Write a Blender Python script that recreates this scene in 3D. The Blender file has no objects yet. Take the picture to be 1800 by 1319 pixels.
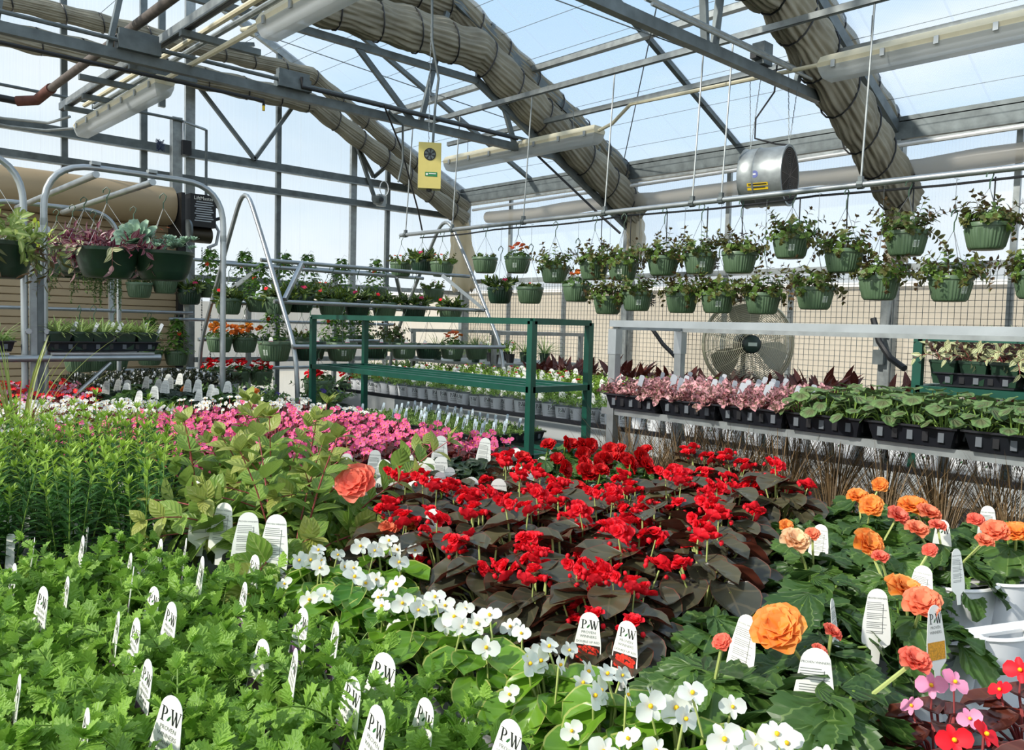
import bpy, math, random
from math import sin, cos, pi, radians, sqrt
from mathutils import Vector, Matrix, Euler
rnd = random.Random(7)
SC = bpy.context.scene
COL = SC.collection
V = Vector

# ---------------------------------------------------------------- camera
F, YAW, PITCH, ROLL = 1424.58, 0.7488, 0.0600457, 0.0267997
EYE = V((0, 0, 1.5))
_f = V((sin(YAW)*cos(PITCH), cos(YAW)*cos(PITCH), -sin(PITCH)))
_r0 = V((cos(YAW), -sin(YAW), 0)); _u0 = _r0.cross(_f)
_r = _r0*cos(ROLL)+_u0*sin(ROLL); _u = -_r0*sin(ROLL)+_u0*cos(ROLL)
cam = bpy.data.cameras.new('camera'); cam.sensor_width = 36; cam.lens = F/1800*36; cam.clip_end = 400; cam.clip_start = .05
co = bpy.data.objects.new('camera', cam); COL.objects.link(co)
M = Matrix.Identity(4)
for i in range(3):
    M[i][0] = _r[i]; M[i][1] = _u[i]; M[i][2] = -_f[i]; M[i][3] = EYE[i]
co.matrix_world = M
SC.camera = co

def at(x, y, X=None, Y=None, Z=None, D=None):
    """point of the place seen at (x, y) that lies on the given plane"""
    d = _f+_r*((x-900)/F)-_u*((y-659.5)/F)
    t = X/d.x if X is not None else Y/d.y if Y is not None else (Z-1.5)/d.z if Z is not None else D
    return EYE+d*t
def pj(p):
    v = V(p)-EYE; d = v.dot(_f)
    if d < .05: return (-9999, -9999, d)
    return (900+F*v.dot(_r)/d, 659.5-F*v.dot(_u)/d, d)
def inpoly(x, y, P):
    c = False; n = len(P)
    for i in range(n):
        x1, y1 = P[i]; x2, y2 = P[i-1]
        if (y1 > y) != (y2 > y) and x < (x2-x1)*(y-y1)/(y2-y1)+x1: c = not c
    return c

# ---------------------------------------------------------------- materials
def lin(c):
    return tuple(((v/255)/12.92 if v/255 <= .04045 else ((v/255+.055)/1.055)**2.4) for v in c)+(1,)
MATS = {}
def mat(name, rgb, rough=.5, metal=0, spec=.5, noise=0, nscale=20, bump=0, emit=0, alpha=None):
    if name in MATS: return MATS[name]
    m = bpy.data.materials.new(name); m.use_nodes = True; nt = m.node_tree; b = nt.nodes['Principled BSDF']
    c = lin(rgb)
    b.inputs['Base Color'].default_value = c; b.inputs['Roughness'].default_value = rough
    b.inputs['Metallic'].default_value = metal; b.inputs['Specular IOR Level'].default_value = spec
    if noise or bump:
        tc = nt.nodes.new('ShaderNodeTexCoord'); nz = nt.nodes.new('ShaderNodeTexNoise'); nz.inputs['Scale'].default_value = nscale
        nz.inputs['Detail'].default_value = 5
        nt.links.new(tc.outputs['Object'], nz.inputs['Vector'])
        if noise:
            r = nt.nodes.new('ShaderNodeValToRGB')
            r.color_ramp.elements[0].position = .3; r.color_ramp.elements[1].position = .7
            r.color_ramp.elements[0].color = tuple(v*(1-noise) for v in c[:3])+(1,)
            r.color_ramp.elements[1].color = tuple(min(1, v*(1+noise)) for v in c[:3])+(1,)
            nt.links.new(nz.outputs['Fac'], r.inputs['Fac']); nt.links.new(r.outputs['Color'], b.inputs['Base Color'])
        if bump:
            bp = nt.nodes.new('ShaderNodeBump'); bp.inputs['Strength'].default_value = bump; bp.inputs['Distance'].default_value = .01
            nt.links.new(nz.outputs['Fac'], bp.inputs['Height']); nt.links.new(bp.outputs['Normal'], b.inputs['Normal'])
    if emit:
        b.inputs['Emission Color'].default_value = c; b.inputs['Emission Strength'].default_value = emit
    MATS[name] = m; return m

def mathn(nt, op, a, b=None, c=None):
    n = nt.nodes.new('ShaderNodeMath'); n.operation = op
    for i, v in enumerate((a, b, c)):
        if v is None: continue
        if isinstance(v, (int, float)): n.inputs[i].default_value = v
        else: nt.links.new(v, n.inputs[i])
    return n.outputs[0]
def mixc(nt, f, a, b):
    n = nt.nodes.new('ShaderNodeMix'); n.data_type = 'RGBA'
    for s, v in ((n.inputs['Factor'], f), (n.inputs[6], a), (n.inputs[7], b)):
        if isinstance(v, (int, float)): s.default_value = v
        elif isinstance(v, tuple): s.default_value = v
        else: nt.links.new(v, s)
    return n.outputs[2]
def leafmat(name, c1, c2, vein=None, radial=False, zone=None, rim=None, back=None, rough=.42, tr=.3, center=None, stripe=None, vfreq=36, spec=.5, vamt=.35, blotch=None, rimw=.86):
    """attribute 'lf' = (across -1..1, along 0..1, tint 0..1)"""
    if name in MATS: return MATS[name]
    m = bpy.data.materials.new(name); m.use_nodes = True; nt = m.node_tree; b = nt.nodes['Principled BSDF']; out = nt.nodes['Material Output']
    a = nt.nodes.new('ShaderNodeAttribute'); a.attribute_name = 'lf'
    s = nt.nodes.new('ShaderNodeSeparateXYZ'); nt.links.new(a.outputs['Vector'], s.inputs[0])
    u, t, ti = s.outputs
    au = mathn(nt, 'ABSOLUTE', u)
    oi = nt.nodes.new('ShaderNodeObjectInfo')
    tt = mathn(nt, 'ADD', mathn(nt, 'MULTIPLY', ti, .75), mathn(nt, 'MULTIPLY', oi.outputs['Random'], .25))
    col = mixc(nt, tt, lin(c1), lin(c2))
    if blotch:
        nz = nt.nodes.new('ShaderNodeTexNoise'); nz.inputs['Scale'].default_value = blotch[1]; nz.inputs['Detail'].default_value = 3
        tc = nt.nodes.new('ShaderNodeTexCoord'); nt.links.new(tc.outputs['Object'], nz.inputs['Vector'])
        mr = nt.nodes.new('ShaderNodeMapRange'); mr.inputs['From Min'].default_value = .46; mr.inputs['From Max'].default_value = .56
        nt.links.new(nz.outputs['Fac'], mr.inputs['Value']); col = mixc(nt, mr.outputs[0], col, lin(blotch[0]))
    if center:
        f = mathn(nt, 'SUBTRACT', 1.0, mathn(nt, 'MULTIPLY', au, 2.2)); f = mathn(nt, 'MAXIMUM', f, 0.0)
        col = mixc(nt, f, col, lin(center))
    if stripe:
        f = mathn(nt, 'GREATER_THAN', mathn(nt, 'SINE', mathn(nt, 'MULTIPLY', au, 9.0)), .25)
        col = mixc(nt, f, col, lin(stripe))
    if zone:
        dx = mathn(nt, 'MULTIPLY', u, .5); dy = mathn(nt, 'SUBTRACT', t, .42)
        d_ = mathn(nt, 'SQRT', mathn(nt, 'ADD', mathn(nt, 'MULTIPLY', dx, dx), mathn(nt, 'MULTIPLY', dy, dy)))
        z_ = nt.nodes.new('ShaderNodeMapRange'); z_.inputs['From Min'].default_value = .40; z_.inputs['From Max'].default_value = .20; nt.links.new(d_, z_.inputs['Value'])
        col = mixc(nt, mathn(nt, 'MULTIPLY', z_.outputs[0], .8), col, lin(zone))
    if vein and radial:
        an = mathn(nt, 'ARCTAN2', mathn(nt, 'MULTIPLY', u, .5), mathn(nt, 'ADD', t, .02))
        sv = mathn(nt, 'GREATER_THAN', mathn(nt, 'COSINE', mathn(nt, 'MULTIPLY', an, 13.0)), .965)
        col = mixc(nt, mathn(nt, 'MULTIPLY', sv, vamt*1.6), col, lin(vein))
        bp = nt.nodes.new('ShaderNodeBump'); bp.inputs['Strength'].default_value = .5; bp.inputs['Distance'].default_value = .003
        nt.links.new(mathn(nt, 'COSINE', mathn(nt, 'MULTIPLY', an, 13.0)), bp.inputs['Height']); nt.links.new(bp.outputs['Normal'], b.inputs['Normal'])
    elif vein:
        mid = mathn(nt, 'LESS_THAN', au, .045)
        ph = mathn(nt, 'SUBTRACT', mathn(nt, 'MULTIPLY', t, float(vfreq)), mathn(nt, 'MULTIPLY', au, vfreq*.38))
        sv = mathn(nt, 'GREATER_THAN', mathn(nt, 'SINE', ph), .9)
        vf = mathn(nt, 'MULTIPLY', mathn(nt, 'MAXIMUM', mid, mathn(nt, 'MULTIPLY', sv, .7)), vamt*1.6)
        col = mixc(nt, vf, col, lin(vein))
        bp = nt.nodes.new('ShaderNodeBump'); bp.inputs['Strength'].default_value = .35; bp.inputs['Distance'].default_value = .002
        nt.links.new(mathn(nt, 'SINE', ph), bp.inputs['Height']); nt.links.new(bp.outputs['Normal'], b.inputs['Normal'])
    if rim: col = mixc(nt, mathn(nt, 'GREATER_THAN', au, rimw), col, lin(rim))
    if back:
        g = nt.nodes.new('ShaderNodeNewGeometry')
        col = mixc(nt, mathn(nt, 'MULTIPLY', g.outputs['Backfacing'], .8), col, lin(back))
    nt.links.new(col, b.inputs['Base Color']); b.inputs['Roughness'].default_value = rough; b.inputs['Specular IOR Level'].default_value = spec
    if tr:
        tl = nt.nodes.new('ShaderNodeBsdfTranslucent'); nt.links.new(col, tl.inputs['Color'])
        mx = nt.nodes.new('ShaderNodeMixShader'); mx.inputs[0].default_value = tr
        nt.links.new(b.outputs[0], mx.inputs[1]); nt.links.new(tl.outputs[0], mx.inputs[2]); nt.links.new(mx.outputs[0], out.inputs['Surface'])
    MATS[name] = m; return m
def sheetmat(name, rgb, transp, transl=.5, stripes=None, rough=.25):
    """thin clear or milky plastic: part passes straight through, part scatters"""
    m = bpy.data.materials.new(name); m.use_nodes = True; nt = m.node_tree; out = nt.nodes['Material Output']; b = nt.nodes['Principled BSDF']
    b.inputs['Base Color'].default_value = lin(rgb); b.inputs['Roughness'].default_value = rough
    tl = nt.nodes.new('ShaderNodeBsdfTranslucent'); tl.inputs['Color'].default_value = lin(rgb)
    m1 = nt.nodes.new('ShaderNodeMixShader'); m1.inputs[0].default_value = transl
    nt.links.new(b.outputs[0], m1.inputs[1]); nt.links.new(tl.outputs[0], m1.inputs[2])
    tp = nt.nodes.new('ShaderNodeBsdfTransparent'); tp.inputs['Color'].default_value = (.97, .985, 1, 1)
    m2 = nt.nodes.new('ShaderNodeMixShader'); m2.inputs[0].default_value = transp
    nt.links.new(m1.outputs[0], m2.inputs[1]); nt.links.new(tp.outputs[0], m2.inputs[2]); nt.links.new(m2.outputs[0], out.inputs['Surface'])
    if stripes:
        tc = nt.nodes.new('ShaderNodeTexCoord'); sp = nt.nodes.new('ShaderNodeSeparateXYZ'); nt.links.new(tc.outputs['Object'], sp.inputs[0])
        f = None
        for ax, per, wid, amt in stripes:
            w = mathn(nt, 'MULTIPLY', mathn(nt, 'LESS_THAN', mathn(nt, 'FRACT', mathn(nt, 'DIVIDE', mathn(nt, 'ADD', sp.outputs[ax], 50.0), float(per))), wid/per), amt)
            f = w if f is None else mathn(nt, 'MAXIMUM', f, w)
        nz = nt.nodes.new('ShaderNodeTexNoise'); nz.inputs['Scale'].default_value = 1.3; nz.inputs['Detail'].default_value = 4
        nt.links.new(tc.outputs['Object'], nz.inputs['Vector'])
        f = mathn(nt, 'ADD', f, mathn(nt, 'MULTIPLY', nz.outputs['Fac'], .16))
        nt.links.new(mathn(nt, 'SUBTRACT', transp+.08, f), m2.inputs[0])
    MATS[name] = m; return m

galv = mat('galvanised_steel', (150, 156, 156), .42, .55, noise=.22, nscale=14)
galvd = mat('dark_galvanised_steel', (104, 112, 113), .5, .5, noise=.25, nscale=10)
zinc = mat('bright_zinc_tube', (172, 178, 180), .33, .7, noise=.12, nscale=9)
rust = mat('rusty_pipe', (98, 90, 84), .7, .3, noise=.3)
rustred = mat('rust_red', (96, 58, 48), .8, .1, noise=.3)
blackp = mat('black_plastic', (22, 23, 26), .4, noise=.2)
blackm = mat('black_rubber', (30, 31, 33), .5)
trayblk = mat('tray_black', (26, 28, 34), .35, noise=.15)
greenp = mat('green_enamel', (20, 76, 62), .35, .1, noise=.18, nscale=12)
potg = mat('basket_green', (86, 110, 82), .42, noise=.06, nscale=4)
potdg = mat('dark_green_plastic', (36, 62, 46), .35, noise=.08)
hookg = mat('hook_green', (66, 96, 74), .4)
wirem = mat('hanger_wire', (120, 124, 124), .35, .7)
white = mat('white_plastic', (236, 236, 234), .35)
whitepot = mat('white_pot', (226, 228, 230), .35, noise=.03)
greyrim = mat('grey_rim', (122, 130, 136), .4)
tagw = mat('tag_white', (240, 240, 232), .4)
tagb = mat('tag_black', (24, 26, 26), .5)
tagg = mat('tag_grey_print', (120, 124, 120), .5)
greenink = mat('leaf_ink', (40, 96, 44), .5)
bluetag = mat('pale_blue_tag', (196, 212, 224), .4)
greytag = mat('grey_tag', (176, 182, 188), .45)
soil = mat('soil', (46, 36, 30), .95, noise=.5, nscale=120, bump=.6)
concrete = mat('concrete_floor', (128, 124, 116), .85, noise=.2, nscale=3)
cream = mat('cream_housing', (222, 214, 184), .45, noise=.05)
lens = sheetmat('frosted_lens', (214, 220, 222), .25, .5)
taupe = mat('curtain_cloth', (146, 141, 124), .85, noise=.2, nscale=5, bump=.3)
tanroll = mat('tan_enamel', (172, 152, 120), .5, noise=.06, nscale=2)
tanslat = mat('tan_slats', (180, 160, 128), .6, noise=.06, nscale=2)
tanline = mat('slat_shadow_gap', (110, 94, 72), .8)
yellow = mat('yellow_case', (216, 200, 116), .45, noise=.03)
orangeink = mat('yellow_sticker', (232, 196, 36), .5)
stickerm = mat('pale_sticker', (206, 218, 206), .5)
redpic = mat('red_picture', (226, 58, 40), .5)
darkpic = mat('dark_picture', (52, 30, 26), .5)
purppic = mat('purple_picture', (120, 86, 120), .5, noise=.5, nscale=300)
yelpic = mat('amber_picture', (214, 150, 30), .5, noise=.35, nscale=300)
beigew = mat('beige_cladding', (176, 165, 146), .8, noise=.06, nscale=1)
gravel = mat('gravel_ground', (176, 166, 146), .95, noise=.15, nscale=8)
poly_roof = sheetmat('roof_polycarbonate', (226, 236, 244), .72, .6, stripes=[(1, .61, .02, .22), (1, .012, .003, .12)])
poly_wall = sheetmat('wall_polycarbonate', (232, 240, 244), .62, .6, stripes=[(0, .6, .014, .14), (0, .013, .003, .08)])
poly_side = sheetmat('side_polycarbonate', (228, 238, 246), .74, .6, stripes=[(1, .03, .004, .10)])
film = sheetmat('clear_film_roll', (196, 190, 178), .25, .55)
milky = sheetmat('milky_film', (214, 208, 196), .5, .6)
tattered = sheetmat('tattered_film', (214, 202, 172), .2, .5)
grille = mat('fan_guard_wire', (196, 190, 166), .4, .5)
bladem = mat('fan_blade', (176, 172, 154), .4, .5)
redleafm = None

# ---------------------------------------------------------------- mesh building
class MB:
    def __init__(s): s.v = []; s.f = []; s.m = []; s.mats = []; s.lf = []; s.haslf = False
    def mi(s, m):
        if m not in s.mats: s.mats.append(m)
        return s.mats.index(m)
    def add(s, vs, fs, m, lf=None):
        o = len(s.v); k = s.mi(m)
        s.v.extend(tuple(v) for v in vs); s.f.extend(tuple(i+o for i in f) for f in fs); s.m.extend([k]*len(fs))
        if lf: s.haslf = True; s.lf.extend(lf)
        else: s.lf.extend([(0, 0, .5)]*len(vs))
        return s
    def box(s, c, sz, m, R=None):
        x, y, z = (a/2 for a in sz); P = [V((i, j, k)) for i in (-x, x) for j in (-y, y) for k in (-z, z)]
        if R is not None: P = [R @ p for p in P]
        return s.add([p+V(c) for p in P], [(0, 1, 3, 2), (4, 6, 7, 5), (0, 4, 5, 1), (2, 3, 7, 6), (0, 2, 6, 4), (1, 5, 7, 3)], m)
    def beam(s, a, b, w, h, m, up=(0, 0, 1)):
        a = V(a); b = V(b); d = (b-a); L = d.length; d.normalize(); upv = V(up)
        if abs(d.dot(upv)) > .98: upv = V((0, 1, 0))
        x = d.cross(upv).normalized(); y = x.cross(d)
        P = [q+x*i*w/2+y*j*h/2 for q in (a, b) for i, j in ((-1, -1), (1, -1), (1, 1), (-1, 1))]
        return s.add(P, [(0, 1, 2, 3), (7, 6, 5, 4), (0, 4, 5, 1), (1, 5, 6, 2), (2, 6, 7, 3), (3, 7, 4, 0)], m)
    def tube(s, pts, r, m, n=8, caps=True, closed=False):
        pts = [V(p) for p in pts]; N = len(pts); vs = []; prev = None
        for i, p in enumerate(pts):
            if closed: d = pts[(i+1) % N]-pts[i-1]
            else: d = pts[min(i+1, N-1)]-pts[max(i-1, 0)]
            if d.length < 1e-9: d = V((0, 0, 1))
            d.normalize()
            if prev is None:
                x = d.orthogonal().normalized()
            else:
                x = (prev-d*prev.dot(d))
                x = x.normalized() if x.length > 1e-6 else d.orthogonal().normalized()
            prev = x; y = d.cross(x); rr = r(i/(N-1)) if callable(r) else r
            vs += [p+(x*cos(2*pi*k/n)+y*sin(2*pi*k/n))*rr for k in range(n)]
        fs = [(i*n+k, i*n+(k+1) % n, ((i+1) % N)*n+(k+1) % n, ((i+1) % N)*n+k) for i in range(N if closed else N-1) for k in range(n)]
        if caps and not closed: fs += [tuple(range(n-1, -1, -1)), tuple((N-1)*n+k for k in range(n))]
        return s.add(vs, fs, m)
    def lathe(s, prof, m, n=24, rib=0, nrib=0, c=(0, 0, 0), axis=None, ms=None):
        """prof: (r, z, ribweight)"""
        c = V(c); vs = []
        for p in prof:
            r, z = p[0], p[1]; w = p[2] if len(p) > 2 else 0
            for k in range(n):
                a = 2*pi*k/n; rr = r+(rib*w*(1 if cos(a*nrib) > 0 else 0) if nrib else 0)
                q = V((rr*cos(a), rr*sin(a), z))
                vs.append((axis @ q if axis else q)+c)
        for i in range(len(prof)-1):
            mm = ms[i] if ms else m
            if i == 0: base = len(s.v); s.add(vs, [], mm)
            k0 = s.mi(mm)
            for k in range(n):
                s.f.append((base+i*n+k, base+i*n+(k+1) % n, base+(i+1)*n+(k+1) % n, base+(i+1)*n+k)); s.m.append(k0)
        return s
    def disc(s, c, r, m, n=20, N=V((0, 0, 1))):
        N = V(N).normalized(); x = N.orthogonal().normalized(); y = N.cross(x)
        return s.add([V(c)+(x*cos(2*pi*k/n)+y*sin(2*pi*k/n))*r for k in range(n)], [tuple(range(n))], m)
    def merge(s, o, Mx=None):
        for k, mm in enumerate(o.mats):
            s.mi(mm)
        base = len(s.v); s.v.extend(tuple(Mx @ V(v)) if Mx else v for v in o.v); s.lf.extend(o.lf); s.haslf |= o.haslf
        s.f.extend(tuple(i+base for i in f) for f in o.f); s.m.extend(s.mats.index(o.mats[k]) for k in o.m)
        return s
    def mesh(s, name, smooth=True, angle=40):
        me = bpy.data.meshes.new(name); me.from_pydata(s.v, [], s.f)
        for mm in s.mats: me.materials.append(mm)
        me.polygons.foreach_set('material_index', s.m)
        if s.haslf:
            at_ = me.attributes.new('lf', 'FLOAT_VECTOR', 'POINT'); at_.data.foreach_set('vector', [c for l in s.lf for c in l])
        me.update()
        if smooth:
            me.polygons.foreach_set('use_smooth', [True]*len(me.polygons))
            if angle < 180:
                try: me.set_sharp_from_angle(angle=radians(angle))
                except Exception: pass
        me.validate()
        return me

def obj(name, mb, parent=None, loc=None, rot=None, angle=40, smooth=True):
    me = mb.mesh(name, smooth, angle) if isinstance(mb, MB) else mb
    o = bpy.data.objects.new(name, me); COL.objects.link(o)
    if parent: o.parent = parent
    if loc is not None: o.location = loc
    if rot is not None: o.rotation_euler = rot
    return o
LABELS = set()
def tag(o, label, cat, group=None):
    o['label'] = label; o['category'] = cat
    if group: o['group'] = group
    return o
def thing(name, label, cat, loc=(0, 0, 0), rz=0, group=None):
    o = bpy.data.objects.new(name, None); COL.objects.link(o); o.location = loc; o.rotation_euler = (0, 0, rz)
    o.empty_display_size = .05
    return tag(o, label, cat, group)
def struct(name, mb, parent=None, angle=40):
    o = obj(name, mb, parent, angle=angle)
    if not parent: o['kind'] = 'structure'
    return o
def dup(root, loc, rz=0, sc=1, label=None, group=None, tagyaw=None, link=True):
    r = root.copy(); COL.objects.link(r); r.location = loc; r.rotation_euler = (0, 0, rz); r.scale = (sc, sc, sc)
    if label: r['label'] = label
    if group: r['group'] = group
    for ch in root.children:
        c = ch.copy(); COL.objects.link(c); c.parent = r
        if tagyaw is not None and ch.name.startswith('plant_tag'):
            c.rotation_euler = (ch.rotation_euler[0], ch.rotation_euler[1], tagyaw-rz)
            a = tagyaw-rz
        for g in ch.children:
            d = g.copy(); COL.objects.link(d); d.parent = c
    return r
def ordn(i):
    W = 'first second third fourth fifth sixth seventh eighth ninth tenth eleventh twelfth thirteenth fourteenth fifteenth sixteenth seventeenth eighteenth nineteenth twentieth'.split()
    if i < 20: return W[i]
    t, u = divmod(i+1, 10); T = {2: 'twenty', 3: 'thirty', 4: 'forty', 5: 'fifty', 6: 'sixty'}; TH = {2: 'twentieth', 3: 'thirtieth', 4: 'fortieth', 5: 'fiftieth', 6: 'sixtieth'}
    return TH[t] if u == 0 else T[t]+'-'+W[u-1]
def kill(root):
    for c in list(root.children):
        for g in list(c.children): bpy.data.objects.remove(g)
        bpy.data.objects.remove(c)
    bpy.data.objects.remove(root)

# ---------------------------------------------------------------- lettering
_txt = {}
def text_polys(s):
    if s in _txt: return _txt[s]
    cu = bpy.data.curves.new('t', 'FONT'); cu.body = s; cu.align_x = 'CENTER'; cu.size = 1; cu.resolution_u = 2
    o = bpy.data.objects.new('t', cu); COL.objects.link(o)
    dg = bpy.context.evaluated_depsgraph_get(); me = bpy.data.meshes.new_from_object(o.evaluated_get(dg))
    r = ([tuple(v.co[:2]) for v in me.vertices], [tuple(p.vertices) for p in me.polygons])
    bpy.data.objects.remove(o); bpy.data.meshes.remove(me); _txt[s] = r
    return r
def logo_polys():
    vs = []; fs = []
    def poly(p): o = len(vs); vs.extend(p); fs.append(tuple(range(o, o+len(p))))
    def rect(a, b, c, d): poly([(a, b), (c, b), (c, d), (a, d)])
    # P
    rect(-.78, 0, -.64, 1); rect(-.9, 0, -.52, .05); rect(-.9, .95, -.6, 1)
    n = 10; o = len(vs)
    for i in range(n+1):
        a = pi/2-pi*i/n
        vs.append((-.64+.36*cos(a), .72+.28*sin(a))); vs.append((-.64+.22*cos(a), .72+.23*sin(a)))
    for i in range(n): fs.append((o+2*i, o+2*i+1, o+2*i+3, o+2*i+2))
    # W
    def stroke(x0, y0, x1, y1, w): poly([(x0-w, y0), (x0+w, y0), (x1+w, y1), (x1-w, y1)])
    stroke(.12, 1, .36, 0, .075); stroke(.38, 0, .56, .95, .03); stroke(.5, .95, .72, 0, .075); stroke(.74, 0, .95, .98, .03)
    rect(-.02, .95, .26, 1); rect(.84, .95, 1.06, 1)
    return vs, fs
_logo = logo_polys()
def flat(mb, polys, m, h, cx, cz, fn, sx=1):
    """lay flat lettering on a surface; fn maps (x, z) on the face to a point"""
    vs, fs = polys
    mb.add([fn(cx+x*h*sx, cz+y*h) for x, y in vs], fs, m)
def rectf(mb, x0, z0, x1, z1, m, fn, n=1):
    for i in range(n):
        a = x0+(x1-x0)*i/n; b = x0+(x1-x0)*(i+1)/n
        mb.add([fn(a, z0), fn(b, z0), fn(b, z1), fn(a, z1)], [(0, 1, 2, 3)], m)
def pwlogo(mb, h, cx, cz, fn, small=True):
    flat(mb, _logo, tagb, h, cx, cz, fn)
    leaf = ([(-.16, .1), (0, .12), (.14, .3), (.2, .55), (.02, .42), (-.1, .28)], [(0, 1, 2, 3, 4, 5)])
    flat(mb, leaf, greenink, h, cx-.1*h, cz, fn)
    if small:
        flat(mb, text_polys('PROVEN'), tagg, h*.42, cx, cz-h*.5, fn); flat(mb, text_polys('WINNERS'), tagg, h*.42, cx, cz-h*.98, fn)

# ---------------------------------------------------------------- leaves
def prof(shape, t):
    if shape == 'ovate': return max(0, sin(pi*min(1, t**.8)))**.85
    if shape == 'lance': return max(0, sin(pi*t**.75))**1.0
    if shape == 'round': return sqrt(max(0, 1-(2*t-1)**2))**.85
    if shape == 'kidney': return sqrt(max(0, 1-(2*max(t, .04)-1)**2))**.6
    if shape == 'strap': return min(1, t*8+.3)*(1-t)**.35 if t < 1 else 0
    if shape == 'petal': return max(0, sin(pi*(t**1.5*.82+.1)))**.7
    if shape == 'lobed': return sqrt(max(0, 1-(2*t-1)**2))**.6
    return 1
def leaf(mb, p, d, n, L, W, m, shape='ovate', nseg=5, fold=.25, droop=.25, cup=0, serr=0, tint=None, cols=3, wave=0, r=rnd, skew=0):
    p = V(p); d = V(d).normalized(); n = V(n); n = (n-d*n.dot(d))
    n = n.normalized() if n.length > 1e-6 else d.orthogonal().normalized()
    s = d.cross(n); tint = r.random() if tint is None else tint
    us = [-1, 0, 1] if cols == 3 else [-1, -.55, 0, .55, 1]
    vs = []; lf = []; ph = r.random()*6
    for i in range(nseg+1):
        t = i/nseg; w = W/2*prof(shape, t)
        if serr: w *= (1-serr if i % 2 else 1+serr*.35)
        w = max(w, W*.012)
        c = p+d*(L*(t-.12*droop*t*t))-n*(droop*L*t*t*.6)
        for u in us:
            q = c+s*(u*w*(1+skew*u))+n*(fold*w*abs(u)+cup*w*u*u+wave*W*sin(ph+t*9+u*2)*abs(u))
            if serr and i % 2 == 0 and abs(u) == 1 and 0 < i < nseg: q += d*L*.05
            vs.append(q); lf.append((u, t, tint))
    k = len(us)
    fs = [(i*k+j, i*k+j+1, (i+1)*k+j+1, (i+1)*k+j) for i in range(nseg) for j in range(k-1)]
    mb.add(vs, fs, m, lf)
def stem(mb, pts, r, m, n=4): mb.tube(pts, r, m, n, caps=False)
def dirv(az, el): return V((cos(az)*cos(el), sin(az)*cos(el), sin(el)))
def plant_stems(seed, lm, sm, n=12, R=.04, L=(.08, .14), lean=(.2, 1.1), curve=.5, nodes=5, leafL=.04, leafW=.025, shape='ovate', nseg=4, pair=2, serr=0,
                lang=.9, fold=.25, droop=.3, srad=.0015, top=.6, z0=0, sag=0, wave=0, first=.25, tipm=None, cols=3, tipn=0):
    r = random.Random(seed); mb = MB(); tips = []
    for k in range(n):
        az = 2*pi*(k+r.random()*.7)/n; rr = R*sqrt(r.random()); p0 = V((rr*cos(az), rr*sin(az), z0))
        le = lean[0]+(lean[1]-lean[0])*r.random(); Ls = L[0]+(L[1]-L[0])*r.random(); az += r.uniform(-.3, .3)
        pts = [p0]; m_ = nodes+1; el = pi/2-le*.5
        for i in range(m_):
            pts.append(pts[-1]+dirv(az, el)*Ls/m_); el -= (le*.6*curve)/m_*2+sag*(i/m_)
        stem(mb, pts, lambda t: srad*(1-.5*t), sm, 4)
        for i in range(1, len(pts)):
            f = i/(len(pts)-1)
            if f < first: continue
            d = (pts[i]-pts[i-1]).normalized(); a0 = r.random()*6+(i % 2)*pi/2
            sc = (1-(1-top)*max(0, f-.4)/.6)*r.uniform(.8, 1.15)
            for q in range(pair):
                a = a0+2*pi*q/pair; x = d.orthogonal().normalized(); y = d.cross(x); side = x*cos(a)+y*sin(a)
                g = lang*(1-.25*f)
                ld = (d*cos(g)+side*sin(g)); ln = (d*sin(g)-side*cos(g)); ln = (ln+V((0, 0, .5))).normalized()
                mm = tipm if (tipm and f > .8) else lm
                leaf(mb, pts[i], ld, ln, leafL*sc, leafW*sc, mm, shape, nseg, fold, droop, serr=serr, tint=min(1, max(0, .25+.6*f*r.random()+.15*r.random())), r=r, wave=wave, cols=cols)
        for q in range(tipn):
            a = r.random()*6; d = (pts[-1]-pts[-2]).normalized(); x = d.orthogonal().normalized(); y = d.cross(x)
            leaf(mb, pts[-1], d*.8+(x*cos(a)+y*sin(a))*.5, V((0, 0, 1)), leafL*.55, leafW*.5, tipm or lm, shape, nseg, fold, droop*.3, serr=serr, tint=.9, r=r)
        tips.append((pts[-1], (pts[-1]-pts[-2]).normalized()))
    return mb, tips
def plant_rosette(seed, lm, sm, n=26, R=.1, H=.1, leafL=.06, leafW=.055, shape='round', nseg=6, cup=.25, cols=5, fold=.1, droop=.15, serr=0, wave=.04, z0=0, srad=.0022, tilt=.6, skew=0):
    r = random.Random(seed); mb = MB(); tops = []
    for k in range(n):
        f = sqrt((k+.5)/n); az = k*2.39996+r.uniform(-.3, .3)
        e = V((R*f*cos(az), R*f*sin(az), z0+H*(1-.75*f*f)*r.uniform(.75, 1.1)))
        p0 = V((R*.15*cos(az), R*.15*sin(az), z0))
        mid = (p0+e)/2+V((0, 0, H*.15))
        stem(mb, [p0, mid, e], srad, sm, 4)
        ou = dirv(az+r.uniform(-.6, .6), 0); up = V((0, 0, 1))
        tl = tilt*f+r.uniform(-.35, .35); n_ = (up*cos(tl)+ou*sin(tl)).normalized(); d = (ou*cos(tl)-up*sin(tl))
        sc = r.uniform(.65, 1.12)
        leaf(mb, e-d*leafL*sc*.3, d, n_, leafL*sc, leafW*sc, lm, shape, nseg, fold, droop, cup, serr, cols=cols, wave=wave, r=r, skew=skew)
        if f < .75: tops.append((e, n_))
    return mb, tops

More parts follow.
